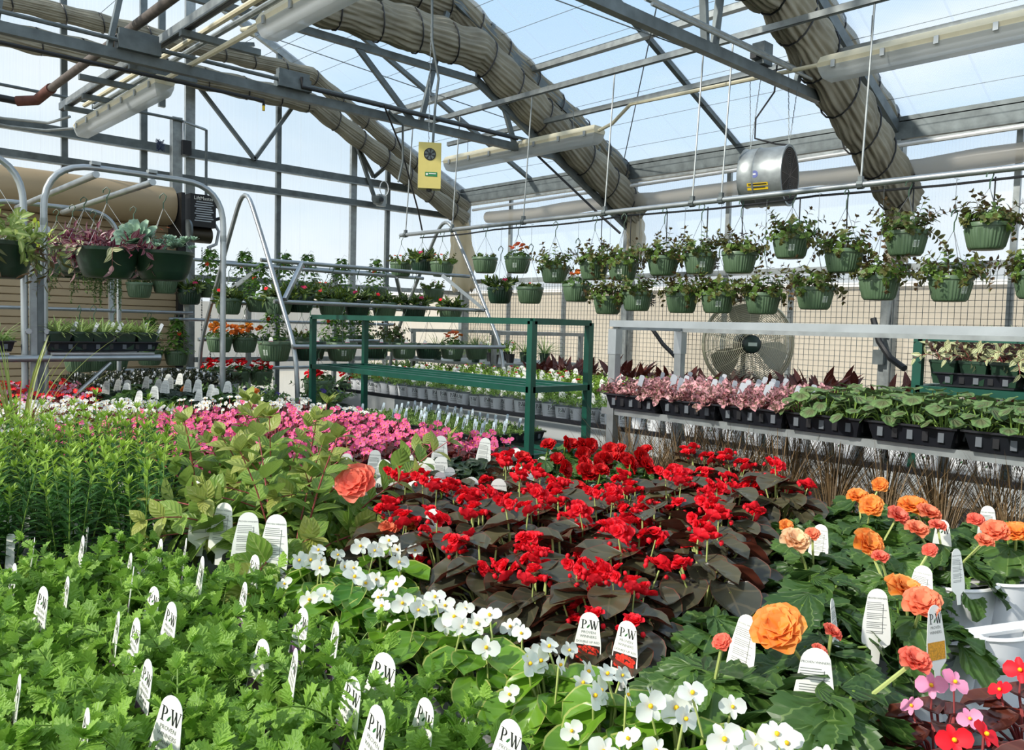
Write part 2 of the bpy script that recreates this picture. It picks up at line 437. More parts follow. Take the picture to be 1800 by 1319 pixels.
# ---------------------------------------------------------------- flowers
def petalmat(name, c1, c2, tr=.35, center=None, rim=None): return leafmat(name, c1, c2, rough=.55, tr=tr, spec=.3, center=center, rim=rim)
P_white = petalmat('white_petal', (246, 246, 240), (232, 236, 228))
P_red = petalmat('red_petal', (226, 16, 34), (250, 44, 60), .25)
P_deepred = petalmat('deep_red_petal', (176, 6, 12), (214, 14, 18), .25)
P_pink = petalmat('pink_petal', (220, 52, 118), (244, 124, 170), .3)
P_lpink = petalmat('light_pink_petal', (240, 130, 178), (250, 176, 206), .3)
P_orange = petalmat('orange_petal', (244, 128, 52), (255, 180, 98), .35, center=(250, 150, 50))
P_coral = petalmat('coral_petal', (240, 104, 88), (250, 142, 116), .35)
P_peach = petalmat('peach_petal', (250, 196, 150), (252, 222, 176), .35)
P_salmon = petalmat('salmon_petal', (244, 128, 92), (252, 160, 120), .35)
P_yellow = mat('stamen_yellow', (246, 190, 20), .6)
stemred = mat('red_stem', (158, 74, 74), .5)
stemgrn = mat('green_stem', (116, 146, 62), .5)
stempale = mat('pale_stem', (172, 184, 108), .5)
stembrn = mat('brown_stem', (96, 66, 50), .6)
def fl_single(m, s=.016, seed=0):
    r = random.Random(seed); mb = MB(); Z = V((0, 0, 1))
    for a, L, W in ((0, 1.15, 1.25), (pi, 1.15, 1.25), (pi/2, .95, .55), (-pi/2, .95, .55)):
        d = dirv(a+r.uniform(-.12, .12), .35); leaf(mb, (0, 0, 0), d, Z, s*L, s*W, m, 'petal', 4, .05, .35, cup=.25, cols=5, r=r)
    mb.lathe([(0, s*.05), (s*.13, s*.12), (s*.16, s*.26), (s*.08, s*.36), (0, s*.38)], P_yellow, 8)
    return mb
def fl_double(m, s=.02, seed=0, n=22, flat_=.6):
    r = random.Random(seed); mb = MB()
    for k in range(n):
        f = k/n; el = .1+1.3*(1-f)**.8 if False else 1.35*(1-f)+.02; a = k*2.4
        L = s*(.55+.55*f)
        leaf(mb, (0, 0, s*.1*(1-f)), dirv(a, el*flat_+.05), -dirv(a, 0)*.6+V((0, 0, 1)), L, L*1.0, m, 'petal', 4, .06, .15, cup=.4, cols=5, wave=.1, r=r)
    return mb
def fl_cluster(m, seed=0, n=4, s=.013, spread=.014):
    r = random.Random(seed); mb = MB()
    for k in range(n):
        a = k*2.2; o = V((cos(a)*spread*(k > 0), sin(a)*spread*(k > 0), r.uniform(-.01, .012)))
        mb.merge(fl_double(m, s*r.uniform(.85, 1.15), seed*7+k, 13, .9), Matrix.Translation(o) @ Euler((r.uniform(-.7, .7), r.uniform(-.7, .7), r.random()*6)).to_matrix().to_4x4())
    for k in range(3):
        a = r.random()*6; mb.lathe([(0, -.004), (.004, 0), (.003, .005), (0, .006)], m, 6, c=(cos(a)*spread*1.6, sin(a)*spread*1.6, r.uniform(-.006, .006)))
    return mb
def fl_five(m, s=.015, seed=0, c=P_yellow):
    r = random.Random(seed); mb = MB()
    for k in range(5): leaf(mb, (0, 0, 0), dirv(k*2*pi/5, .2), V((0, 0, 1)), s, s*.95, m, 'petal', 3, .02, .2, cols=3, r=r)
    mb.lathe([(0, s*.05), (s*.1, s*.08), (0, s*.16)], c, 6)
    return mb
def fl_bell(m, s=.02, seed=0):
    mb = MB(); mb.lathe([(.002, 0), (s*.25, -s*.3), (s*.3, -s*.8), (s*.45, -s*1.1)], m, 8); return mb
BL = {}
def blossom(kind, m, seed=0, **k):
    key = (kind, m.name, seed, tuple(sorted(k.items())))
    if key not in BL: BL[key] = globals()['fl_'+kind](m, seed=seed, **k).mesh('blossom', True, 180)
    return BL[key]

# ================================================================ THE SETTING
def zroof(X): return 3.5+.45*(8-X) if X > 1.6 else 3.5+.45*6.4-.45*(1.6-X)
YG = 9.75
m = MB(); m.box((1.5, 3.2, -.05), (15, 14.6, .1), concrete); struct('floor', m)
m = MB(); m.box((8, 3, -.12), (120, 120, .1), gravel); struct('ground', m)
# roof sheets
m = MB(); 
for xa, xb in ((-4.8, 1.6), (1.6, 8.05)):
    za, zb = zroof(xa), zroof(xb)
    P = [(xa, -4, za), (xb, -4, zb), (xb, YG, zb), (xa, YG, za)]
    m.add(P, [(0, 1, 2, 3)], poly_roof)
roof = struct('ceiling', m)
# back gable
m = MB(); m.add([(3.72, YG, 0), (8, YG, 0), (8, YG, zroof(8)), (1.6, YG, zroof(1.6)), (-4.8, YG, zroof(-4.8)), (-4.8, YG, 0), (.4, YG, 0), (.4, YG, 2.95), (3.72, YG, 2.95)], [(0, 1, 2, 3, 8), (3, 4, 5, 6, 7, 8)], poly_wall)
wb = struct('wall_back', m)
def zg(X): return zroof(X)-.03
for X, w, z0 in ((2.42, .06, 3.0), (3.23, .07, 2.95), (3.75, .11, 0), (4.87, .06, 0), (5.97, .09, 0), (6.53, .06, 0), (3.43, .07, 3.9), (1.6, .08, 3.0)):
    b = MB(); b.beam((X, YG-.05, z0), (X, YG-.05, zg(X)), w, .05, galvd if w < .09 else galv, up=(0, 1, 0)); obj('stud', b, wb)
for (z, h, x0) in ((3.43, .09, -4.8), (3.13, .07, -4.8)):
    b = MB(); b.beam((x0, YG-.08, z), (8, YG-.08, z), .05, h, galvd); b.beam((x0, YG-.1, z-h/2-.012), (8, YG-.1, z-h/2-.012), .06, .015, galv); obj('girt', b, wb)
b = MB(); b.beam((3.8, YG-.08, 1.98), (8, YG-.08, 1.98), .05, .06, galv); obj('girt', b, wb)
b = MB(); b.beam((3.8, YG-.08, 1.0), (8, YG-.08, 1.0), .05, .06, galv); obj('girt', b, wb)
for sgn, xa, xb in ((1, 1.6, 8), (-1, -4.8, 1.6)):
    b = MB(); b.beam((xa, YG-.06, zg(xa)), (xb, YG-.06, zg(xb)), .06, .1, galv); obj('rafter', b, wb)
for a, c in (((3.78, 4.25), (4.52, 3.47)), ((4.52, 3.47), (5.12, 4.35)), ((6.0, 3.85), (6.25, 3.5)), ((6.25, 3.5), (6.53, 3.75)), ((3.2, 4.75), (3.45, 4.45)), ((3.8, 4.7), (4.5, 4.85)), ((5.97, 3.9), (6.3, 3.15))):
    b = MB(); b.beam((a[0], YG-.12, a[1]), (c[0], YG-.12, c[1]), .04, .045, galvd); obj('brace', b, wb)
# left wall, far outside the picture, lets the low sun in
m = MB(); m.add([(-4.8, -4, 0), (-4.8, YG, 0), (-4.8, YG, 3.5), (-4.8, -4, 3.5)], [(0, 1, 2, 3)], poly_wall); struct('wall_left', m)
m = MB(); m.add([(-4.8, -4, 0), (8, -4, 0), (8, -4, 3.5), (1.6, -4, 6.38), (-4.8, -4, 3.5)], [(0, 1, 2, 3, 4)], poly_wall); struct('wall_front', m)
# right wall
m = MB(); m.add([(8, -4, 2.16), (8, YG, 2.16), (8, YG, 3.5), (8, -4, 3.5)], [(0, 1, 2, 3)], poly_side)
wr = struct('wall_right', m)
b = MB(); b.add([(8.04, -4, 0), (8.04, YG, 0), (8.04, YG, 2.16), (8.04, -4, 2.16)], [(0, 1, 2, 3)], milky); obj('plastic_sheet', b, wr)
b = MB()
y = -1.0
while y < YG: b.beam((7.95, y, .3), (7.95, y, 2.1), .004, .004, galvd); y += .055
z = .3
while z < 2.1: b.beam((7.95, -1, z), (7.95, YG-.1, z), .004, .004, galvd); z += .055
obj('wire_mesh', b, wr)
for y, w in ((-.6, .05), (1.35, .05), (2.25, .05), (4.3, .05), (5.1, .05), (7.6, .05), (8.7, .05)):
    b = MB(); b.beam((7.98, y, 0), (7.98, y, 3.4 if y in (2.25, 5.1, 8.7) else 2.15), w, w*.8, galv, up=(1, 0, 0)); obj('stud', b, wr)
for z, h in ((2.16, .06), (.3, .06)):
    b = MB(); b.beam((7.97, -4, z), (7.97, YG, z), .05, h, galv); obj('girt', b, wr)
for y in (0.05, 3.25, 6.45, 9.65):
    b = MB(); b.beam((7.92, y, 0), (7.92, y, 3.45), .12, .1, galv, up=(1, 0, 0)); b.beam((7.86, y-.03, 0), (7.86, y-.03, 3.4), .05, .05, galv, up=(1, 0, 0)); obj('column', b, wr)
b = MB(); b.beam((7.9, -4, 3.52), (7.9, YG, 3.52), .14, .05, galvd); b.beam((7.86, -4, 3.42), (7.86, YG, 3.42), .06, .17, galvd); b.beam((7.84, -4, 3.3), (7.84, YG, 3.3), .07, .03, galv); obj('gutter_beam', b, wr)
b = MB(); b.tube([(7.8, -1+i*.5, 3.06+.015*sin(i*1.3)) for i in range(21)], lambda t: .085+.008*sin(t*60), film, 14); obj('film_roll', b, wr)
b = MB(); b.tube([(7.8, -1+i*.5, 2.96) for i in range(21)], .02, galv, 8); obj('roll_pipe', b, wr)
# purlins and the light rafters between the trusses
for X in (6.165, 4.32, 2.5, .5, -1.5):
    b = MB(); b.beam((X, -3, zroof(X)-.06), (X, YG, zroof(X)-.06), .07, .06, galv); obj('purlin', b, roof)
for y in (-1.5, 1.65, 4.95, 8.2):
    b = MB(); b.beam((8, y, zroof(8)-.02), (1.6, y, zroof(1.6)-.02), .05, .05, galvd); obj('rafter', b, roof)
b = MB(); b.beam((1.6, -3, zroof(1.6)-.05), (1.6, YG, zroof(1.6)-.05), .1, .1, galv); obj('ridge_beam', b, roof)
for a, c in (((7.8, .1, 3.6), (4.4, 3.2, 5.0)), ((7.8, 3.3, 3.5), (4.4, 6.4, 5.0)), ((7.7, 6.4, 3.55), (4.6, 3.3, 4.9)), ((4.4, 9.6, 5.0), (7.6, 6.5, 3.6))):
    b = MB(); b.tube([a, c], .006, galvd, 5); obj('tie_rod', b, roof)
# support wires for the shade cloth
for i, X in enumerate([2.0+.37*k for k in range(16)]):
    z = 4.72 if X < 5.25 else 4.72-.47*(X-5.25)
    b = MB(); b.tube([(X, -1, z), (X, YG-.1, z)], .0028, galvd, 4)
    tag(obj('support_wire', b), 'thin steel shade support wire below the roof, %s from the ridge' % ordn(i), 'wire', 'support wires under the roof')

# trusses
def truss(y, label, E0, webs):
    t = thing('roof_truss', label, 'truss', (0, y, 0))
    b = MB(); b.beam((8, 0, zroof(8)-.12), (1.6, 0, zroof(1.6)-.12), .06, .1, galvd); obj('rafter', b, t)
    b = MB(); b.beam((-4.7, 0, zroof(-4.7)-.12), (1.6, 0, zroof(1.6)-.12), .06, .1, galvd); obj('rafter', b, t)
    b = MB(); b.beam((-4.7, 0, 3.41), (6.75, 0, 3.41), .06, .075, galvd); obj('tie_beam', b, t)
    b = MB(); b.beam((7.95, 0, 2.72), (5.4, 0, 3.98), .05, .07, galvd); b.beam((5.4, 0, 3.98), (-2, 0, 3.98), .05, .06, galvd); obj('lower_chord', b, t)
    for a, c in webs:
        b = MB(); b.beam((a[0], .0, a[1]), (c[0], 0, c[1]), .035, .05, galvd); obj('web', b, t)
    return t
W0 = [((3.95, 4.0), (4.62, 3.42)), ((5.0, 4.55), (4.7, 3.42)), ((5.75, 3.85), (5.95, 3.42)), ((6.7, 3.35), (6.9, 4.0)), ((5.4, 4.0), (5.6, 4.6)), ((3.1, 5.7), (3.5, 4.05)), ((2.4, 5.9), (1.9, 3.42)), ((1.2, 3.42), (1.6, 6.2)), ((6.3, 4.2), (6.5, 3.5)), ((7.3, 3.75), (7.2, 3.1))]
truss(6.45, 'grey steel roof truss whose long tie beam passes above the strip lights', None, W0)
truss(3.25, 'grey steel roof truss nearer the camera, carrying the round drum fan', None, [((4.5, 5.0), (4.72, 3.42)), ((5.0, 4.8), (4.82, 3.42)), ((5.95, 3.4), (6.05, 3.75)), ((6.35, 3.4), (6.3, 3.75)), ((6.0, 4.3), (6.5, 3.5)), ((6.9, 3.25), (6.9, 3.9)), ((3.2, 5.5), (3.6, 3.42)), ((2.6, 5.9), (2.2, 3.42))])
b = MB(); b.tube([(x, 0, 3.5) for x in (-3, 6.3)], .016, galvd, 8)
tag(obj('conduit', b, loc=(0, 6.40, .0)), 'thin grey conduit lying along the top of the far tie beam', 'conduit')
b = MB(); b.tube([(-1, 0, 3.28), (2.4, 0, 3.28), (3.05, 0, 3.28), (3.05, 0, 3.24)], .014, blackm, 8); b.tube([(3.05, 0, 3.24), (3.05, 0, 3.2)], .012, orangeink, 8)
tag(obj('conduit', b, loc=(0, 6.34, 0)), 'thin black pipe with an orange tip below the far tie beam', 'conduit')
b = MB(); b.tube([(3.4, 0, 3.55), (3.4, 0, 3.47), (5.9, 0, 3.47)], .014, blackm, 8)
tag(obj('conduit', b, loc=(0, 6.36, 0)), 'black conduit dropping onto the far tie beam beside the steel brackets', 'conduit')
b = MB(); b.tube([(4.0, -.05, 3.52), (6.3, -.05, 3.52)], .018, galv, 8); b.tube([(4.0, -.1, 3.47), (6.0, -.1, 3.47)], .012, galv, 8)
tag(obj('conduit', b, loc=(0, 3.25, 0)), 'grey conduit pair running on top of the near tie beam', 'conduit')
# gathered shade cloth
def bundle(name, label, pts, y, ru, rv, seed, tail=None, ties=.42, off=0):
    r = random.Random(seed); t = thing(name, label, 'shade curtain', (0, y, 0), group='gathered shade curtains')
    P = [V((a, 0, b)) for a, b in pts]; path = []
    for a, c in zip(P, P[1:]):
        n = max(2, int((c-a).length/.06))
        path += [a+(c-a)*i/n for i in range(n)]
    path.append(P[-1]); mb = MB(); n = 96; N = len(path); vs = []; s_ = 0; marks = []
    phs = [r.random()*6 for _ in range(6)]; nxt = ties*.5
    for i, p in enumerate(path):
        d = (path[min(i+1, N-1)]-path[max(i-1, 0)]).normalized()
        if i: s_ += (p-path[i-1]).length
        if s_ >= nxt: marks.append((p, d)); nxt += ties*r.uniform(.9, 1.15)
        up = d.cross(V((0, 1, 0))).normalized()
        if up.z < 0: up = -up
        pin = 1+.07*cos(2*pi*s_/ties)
        for k in range(n):
            a = 2*pi*k/n
            w = 1+.10*abs(sin(7*a+phs[0]+1.8*sin(s_*3+phs[1])))+.13*abs(sin(12*a+phs[2]+2.2*sin(s_*2.2+phs[3])))+.06*sin(5*a+phs[4]+s_*2)-.12
            vs.append(p+up*(sin(a)*ru*w*pin)+V((0, 1, 0))*(cos(a)*rv*w*pin))
    fs = [(i*n+k, i*n+(k+1) % n, (i+1)*n+(k+1) % n, (i+1)*n+k) for i in range(N-1) for k in range(n)]+[tuple(range(n)), tuple((N-1)*n+k for k in range(n))]
    mb.add(vs, fs, taupe); obj('cloth', mb, t, angle=180)
    for p, d in marks:
        up = d.cross(V((0, 1, 0))).normalized(); up = up if up.z > 0 else -up
        q = MB(); R_ = [p+up*(sin(2*pi*k/16)*ru*1.12)+V((0, 1, 0))*(cos(2*pi*k/16)*rv*1.16)+d*(.03*sin(2*pi*k/16)) for k in range(16)]
        q.tube(R_, .008, blackp, 5, closed=True); obj('tie_strap', q, t)
    if tail:
        q = MB(); (x0, z0, x1, z1, w) = tail; vs = []; nz = 14; nk = 26
        for i in range(nz+1):
            f = i/nz; c = V((x0+(x1-x0)*f, 0, z0+(z1-z0)*f)); ww = w*(.55+.75*f-.5*f*f)
            for k in range(nk):
                a = 2*pi*k/nk; wr_ = 1+.2*sin(5*a+seed+f*2)+.2*abs(sin(8*a+f*6))+.12*sin(17*a+f*9)-.1+.1*r.random()
                vs.append(c+V((cos(a)*ww*wr_, sin(a)*ww*.6*wr_, .03*sin(3*a+f*4)-(.1*abs(sin(4*a+seed))*f*f))))
        q.add(vs, [(i*nk+k, i*nk+(k+1) % nk, (i+1)*nk+(k+1) % nk, (i+1)*nk+k) for i in range(nz) for k in range(nk)]+[tuple(nz*nk+k for k in range(nk))], tattered)
        obj('frayed_end', q, t, angle=180)
    return t
bundle('shade_curtain', 'taupe gathered shade curtain under the far truss, lower one with frayed hanging end', [(7.95, 2.95), (5.35, 4.25), (2.9, 4.22)], 6.38, .18, .13, 3, (7.9, 3.0, 7.95, 2.5, .15))
bundle('shade_curtain', 'taupe gathered shade curtain against the roof sheets above the far truss', [(8.0, 3.33), (5.15, 4.70), (3.2, 4.66)], 6.55, .15, .13, 5)
bundle('shade_curtain', 'wide taupe gathered shade curtain sloping down beside the drum fan', [(7.95, 2.78), (5.45, 4.05), (4.3, 4.05)], 3.18, .22, .14, 8, (7.85, 2.9, 7.9, 2.3, .14))
bundle('shade_curtain', 'taupe gathered shade curtain directly behind the wide one', [(8.05, 3.45), (5.3, 4.70), (4.2, 4.7)], 3.35, .14, .11, 9)
bundle('shade_curtain', 'thin taupe shade curtain along the back gable, upper of the two', [(7.8, 3.25), (5.2, 4.62), (-1.5, 4.56)], 9.5, .085, .085, 12)
bundle('shade_curtain', 'taupe shade curtain along the back gable, lower one with long frayed end', [(7.7, 3.05), (5.2, 4.25), (-1.5, 4.22)], 9.42, .115, .1, 14, (7.62, 3.1, 7.72, 2.1, .2))

# channel rails, rods and the long pipe
def rail(y0, y1, X, z, label):
    b = MB(); b.beam((X, y0, z), (X, y1, z), .045, .045, galv); b.beam((X, y0, z-.025), (X, y1, z-.025), .02, .005, galvd)
    tag(obj('channel_rail', b), label, 'rail', 'channel rails under the roof')
rail(-.5, 7.95, 5.45, 3.72, 'galvanised channel rail under the roof carrying the long basket pipe')
rail(-.5, 7.95, 6.22, 3.70, 'galvanised channel rail directly above the centre strip light')
PX = 5.38; PZ = 2.5
t = thing('hanging_pipe', 'long grey pipe hung on rods, carrying two rows of baskets', 'pipe', (PX, 0, PZ))
b = MB(); b.tube([(0, -.6, 0), (0, 7.72, 0)], .021, zinc, 12); obj('pipe', b, t)
for px, py in ((1513, 320), (1268, 345), (1217, 352), (1063, 370), (920, 388), (795, 402), (713, 409)):
    q = at(px, py, X=PX)
    b = MB(); b.tube([(0, q.y, .02), (.07, q.y, 1.2)], .007, galv, 6); obj('rod', b, t)
    b = MB(); b.tube([(0, q.y-.02, 0), (0, q.y+.02, 0)], .03, galvd, 8); b.box((0, q.y, .03), (.03, .03, .05), galvd); obj('clamp', b, t)
b = MB(); b.tube([(.03, -.6+i*.42, -.035-.02*abs(sin(i*.8))) for i in range(20)], .008, blackm, 6); obj('drip_line', b, t)
def poly3(*a): return a
q0 = at(675, 185, Y=6.3); q1 = at(705, 260, Y=6.6); q2 = at(735, 370, Y=7.2); q3 = at(742, 405, X=PX)
b = MB(); b.tube([q0, q1, q2, q3], .009, blackm, 6); tag(obj('supply_hose', b), 'black hose hanging from the far tie beam down to the pipe end', 'hose')
q0 = at(683, 195, Y=6.4); q1 = at(708, 220, Y=6.4); q2 = at(708, 285, Y=6.5); q3 = at(700, 320, Y=6.5)
b = MB(); b.tube([q0, q1, q2, q3], .012, galvd, 6); tag(obj('cable_whip', b), 'short grey cable dangling from the far tie beam', 'cable')
b = MB(); b.tube([at(941, 270, Y=6.5), at(1062, 385, Y=5.6), at(1090, 410, Y=5.4)], .013, blackm, 6); tag(obj('brace_rod', b), 'dark diagonal rod from the strip light down to the long pipe', 'rod')
# lights
def striplight(X, y0, y1, z, label):
    t = thing('strip_light', label, 'light fixture', (X, (y0+y1)/2, z), group='strip lights under the roof'); L = y1-y0
    b = MB(); b.add([(s*w, u*(L/2-i), zz) for i, w, zz in ((0, .075, 0), (0, .085, .03), (.01, .06, .075), (.05, .045, .085)) for s, u in ((-1, -1), (1, -1), (1, 1), (-1, 1))],
                    [(4*k+a, 4*k+(a+1) % 4, 4*k+4+(a+1) % 4, 4*k+4+a) for k in range(3) for a in range(4)]+[(12, 13, 14, 15), (3, 2, 1, 0)], cream); obj('housing', b, t)
    b = MB(); b.add([(s*w, u*(L/2-i), zz) for i, w, zz in ((.005, .08, 0), (.01, .075, -.03), (.03, .06, -.075), (.05, .045, -.09)) for s, u in ((-1, -1), (1, -1), (1, 1), (-1, 1))],
                    [(4*k+a, 4*k+4+a, 4*k+4+(a+1) % 4, 4*k+(a+1) % 4) for k in range(3) for a in range(4)]+[(15, 14, 13, 12)], lens); obj('lens', b, t)
    for s in (-.025, .025):
        b = MB(); b.tube([(s, -L/2+.06, -.03), (s, L/2-.06, -.03)], .013, white, 8); obj('tube_lamp', b, t)
    n = 7
    for i in range(n):
        b = MB(); b.box((-.088, -L/2+.12+(L-.24)*i/(n-1), .005), (.012, .03, .05), zinc); obj('clip', b, t)
    for s in (-1, 1):
        b = MB(); b.tube([(0, s*L*.35, .085), (0, s*L*.35, .3)], .004, galvd, 5); obj('hanger_rod', b, t)
striplight(6.05, 5.35, 7.72, 3.40, 'cream strip light near the centre, below the far shade curtain')
striplight(5.68, .6, 2.9, 3.41, 'cream strip light beyond the drum fan, crossing the wide shade curtain')
striplight(2.5, 7.0, 9.35, 3.42, 'cream strip light below the steel pipe ladder near the gable')
striplight(2.5, 2.75, 5.15, 3.42, 'cream strip light overhead between the pipe ladder and far curtain')
def conduit(label, pts, r, m, name='conduit'):
    b = MB(); b.tube(pts, r, m, 8); return tag(obj(name, b), label, 'conduit')
conduit('cream conduit bending down to the strip light by the drum fan', [(6.02, 5.33, 3.42), (5.95, 5.1, 3.44), (5.72, 4.7, 3.5), (5.7, 2.95, 3.46)], .017, cream)
conduit('cream conduit joining two strip lights below the pipe ladder', [(2.5, 6.98, 3.46), (2.5, 5.17, 3.46)], .02, cream)
conduit('second cream conduit with a bend, above the other one', [(2.75, 5.9, 3.62), (2.62, 5.8, 3.6), (2.6, 5.6, 3.56), (2.6, 3, 3.56)], .017, cream)
conduit('white conduit along the side wall under the gutter beam', [(7.68, 9.2, 3.18), (7.68, 0, 3.28)], .02, white)
conduit('thin conduit curving away from the gable end of the strip light', [(2.42, 9.36, 3.42), (2.2, 9.5, 3.38), (1.9, 9.6, 3.38), (.5, 9.6, 3.42)], .014, galv)
conduit('thin conduit curving along the back gable beam, upper of two', [(2.35, 9.2, 3.5), (2.2, 9.4, 3.44), (1.8, 9.55, 3.44), (.5, 9.55, 3.48)], .014, galv)
t = thing('water_main', 'rusty grey water pipe with a red-brown elbow near the gable', 'pipe', (2.1, 0, 3.66))
b = MB(); b.tube([(-.0, 1, 0), (0, 8.9, 0)], .035, rust, 12); obj('pipe', b, t)
b = MB(); b.tube([(0, 8.85, 0), (0, 9.0, -.0), (-.05, 9.2, -.06), (-.2, 9.3, -.08)], .048, rustred, 12); obj('elbow', b, t)
b = MB(); b.tube([(-.2, 9.3, -.08), (-2, 9.3, -.06)], .035, blackm, 12); obj('branch_pipe', b, t)
t = thing('pipe_ladder', 'galvanised channel beam with cross struts and twin conduits', 'cable ladder', (2.3, 0, 3.6))
b = MB(); b.beam((0, 1, 0), (0, 9.3, 0), .06, .07, galv); b.beam((0, 1, -.036), (0, 9.3, -.036), .03, .006, blackp); obj('channel', b, t)
for x in (.13, .22):
    b = MB(); b.tube([(x, 1, -.01), (x, 9.0, -.01)], .021, cream if x < .2 else galv, 8); obj('conduit', b, t)
for y, xa, xb in ((9.0, -.05, .45), (8.4, -.05, .5), (7.75, -.25, .5), (7.1, -.05, .5), (6.0, -.05, .55), (4.4, -.05, .6), (3.0, -.05, .6)):
    b = MB(); b.beam((xa, y, -.065), (xb, y, -.065), .05, .045, galvd); obj('strut', b, t)
for X in (2.1, 3.35):
    b = MB()
    for i, (w, z) in enumerate(((.3, 3.47), (.3, 3.52), (.28, 3.57))): b.box((X, 6.42, z), (w, .1-.02*i, .05), galvd)
    tag(obj('steel_bracket', b), 'stacked steel bracket on the far tie beam %s' % ('under the rusty pipe' if X < 3 else 'beyond the pipe ladder'), 'bracket')
# coiling door
m = MB(); m.add([(x, YG-.12, z) for x, z in ((.4, 0), (3.56, 0), (3.56, 2.6), (.4, 2.6))], [(0, 1, 2, 3)], tanline)
door = struct('door_1', m)
b = MB(); z = 0
while z < 2.6:
    b.add([(x, YG-.13-d, zz) for d, zz in ((.004, z+.001), (.02, z+.008), (.02, z+.069), (.004, z+.0755)) for x in (.4, 3.56)], [(2*i, 2*i+1, 2*i+3, 2*i+2) for i in range(3)], tanslat); z += .077
obj('slat_curtain', b, door, angle=20)
b = MB(); b.lathe([(.21, .4), (.21, 3.42)], tanroll, 32, c=(0, YG-.36, 2.745), axis=Matrix(((0, 0, 1), (0, 1, 0), (-1, 0, 0)))); b.lathe([(0, 3.42), (.21, 3.42)], tanroll, 32, c=(0, YG-.36, 2.745), axis=Matrix(((0, 0, 1), (0, 1, 0), (-1, 0, 0)))); obj('hood', b, door, angle=60)
b = MB(); b.box((3.6, YG-.17, 1.32), (.09, .1, 2.64), blackp); obj('guide_rail', b, door)
t = thing('door_operator', 'black chain door motor with a white lettered cover beside the tan door', 'motor', (3.47, YG-.45, 2.5))
b = MB(); b.box((-.02, 0, .1), (.04, .4, .55), blackp); obj('mounting_plate', b, t)
b = MB(); b.box((.21, -.05, .2), (.29, .26, .36), blackp); 
fn = lambda x, z: V((.215+x, -.184, .2+z))
flat(b, text_polys('LiftMaster'), tagw, .055, 0, .12, fn)
for i in range(9): rectf(b, -.085-.01*(i % 3), .09-.026*i, .085+.012*((i+1) % 3), .102-.026*i, greytag, fn)
obj('control_cover', b, t)
b = MB(); b.lathe([(0, 0), (.09, 0), (.09, .28), (0, .28)], mat('motor_brown', (70, 62, 50), .4, .4), 20, c=(.06, -.05, -.06), axis=Matrix(((0, 0, 1), (0, 1, 0), (-1, 0, 0)))); obj('motor', b, t)
b = MB(); b.lathe([(0, 0), (.13, 0), (.13, .02), (0, .02)], galvd, 24, c=(.0, -.25, -.05), axis=Matrix(((0, 0, 1), (0, 1, 0), (-1, 0, 0)))); obj('sprocket', b, t)
b = MB(); b.tube([(.36, -.05, .3), (.46, -.05, .27), (.47, -.05, .16), (.37, -.05, .12)], .022, blackm, 8); obj('loop_cable', b, t)
b = MB(); b.tube([(.38, -.08, .08), (.43, -.08, 0), (.4, -.08, -.15), (.3, -.08, -.2)], .018, greytag, 8); obj('flex_conduit', b, t)
b = MB()
for i in range(64):
    for x in (.23, .33): b.tube([V((x, -.1+.004*(i % 2), -.2-i*.028)), V((x, -.1, -.222-i*.028))], .007 if i % 2 else .005, galvd, 5)
obj('pull_chain', b, t)
t = thing('vent_shaft_post', 'square steel post with a black switch box beside the door motor', 'post', (3.5, YG-.3, 0))
b = MB(); b.beam((0, 0, 2.9), (0, 0, 3.75), .11, .09, galv, up=(0, 1, 0)); obj('post', b, t)
b = MB(); b.box((.09, -.04, 3.42), (.1, .1, .16), blackp); obj('switch_box', b, t)
b = MB(); b.tube([(.06, -.08, 3.5), (.06, -.08, 3.7), (.3, -.08, 3.66)], .016, zinc, 8); b.tube([(-2.5, -.06, 3.74), (0, -.06, 3.72), (.32, -.06, 3.66), (.32, -.06, 2.9)], .016, galvd, 8); obj('shaft', b, t)
b = MB(); b.tube([(2.3+.045*cos(i*2.1)+.01*sin(i*5), 6.9, 3.25-.05+.06*sin(i*1.7)) for i in range(40)], .003, mat('blue_wire', (60, 72, 104), .5), 4)
tag(obj('wire_coil', b, loc=(.65, 1.5, .0)), 'tangled coil of thin blue wire hanging beyond the strip light near the gable', 'wire')
# camera
q = at(664, 352, Y=9.4); t = thing('security_camera', 'small grey dome security camera on the back gable post', 'camera', q)
b = MB(); b.lathe([(0, -.07), (.06, -.05), (.085, 0), (.085, .05), (0, .06)], galvd, 16); obj('dome', b, t)
b = MB(); b.box((.12, .1, .02), (.12, .06, .16), galv); b.beam((.1, .08, 0), (0, 0, .03), .03, .03, galv); obj('mount', b, t)
b = MB(); b.tube([(.1+.07*cos(a/2), .0, .17+.1*sin(a/2)) for a in range(14)], .007, white, 6); obj('cable', b, t)
b = MB(); b.lathe([(0, -.02), (.03, -.02), (.03, .0)], blackp, 12, c=(0, -.08, 0), axis=Matrix(((1, 0, 0), (0, 0, 1), (0, -1, 0)))); obj('lens_glass', b, t)
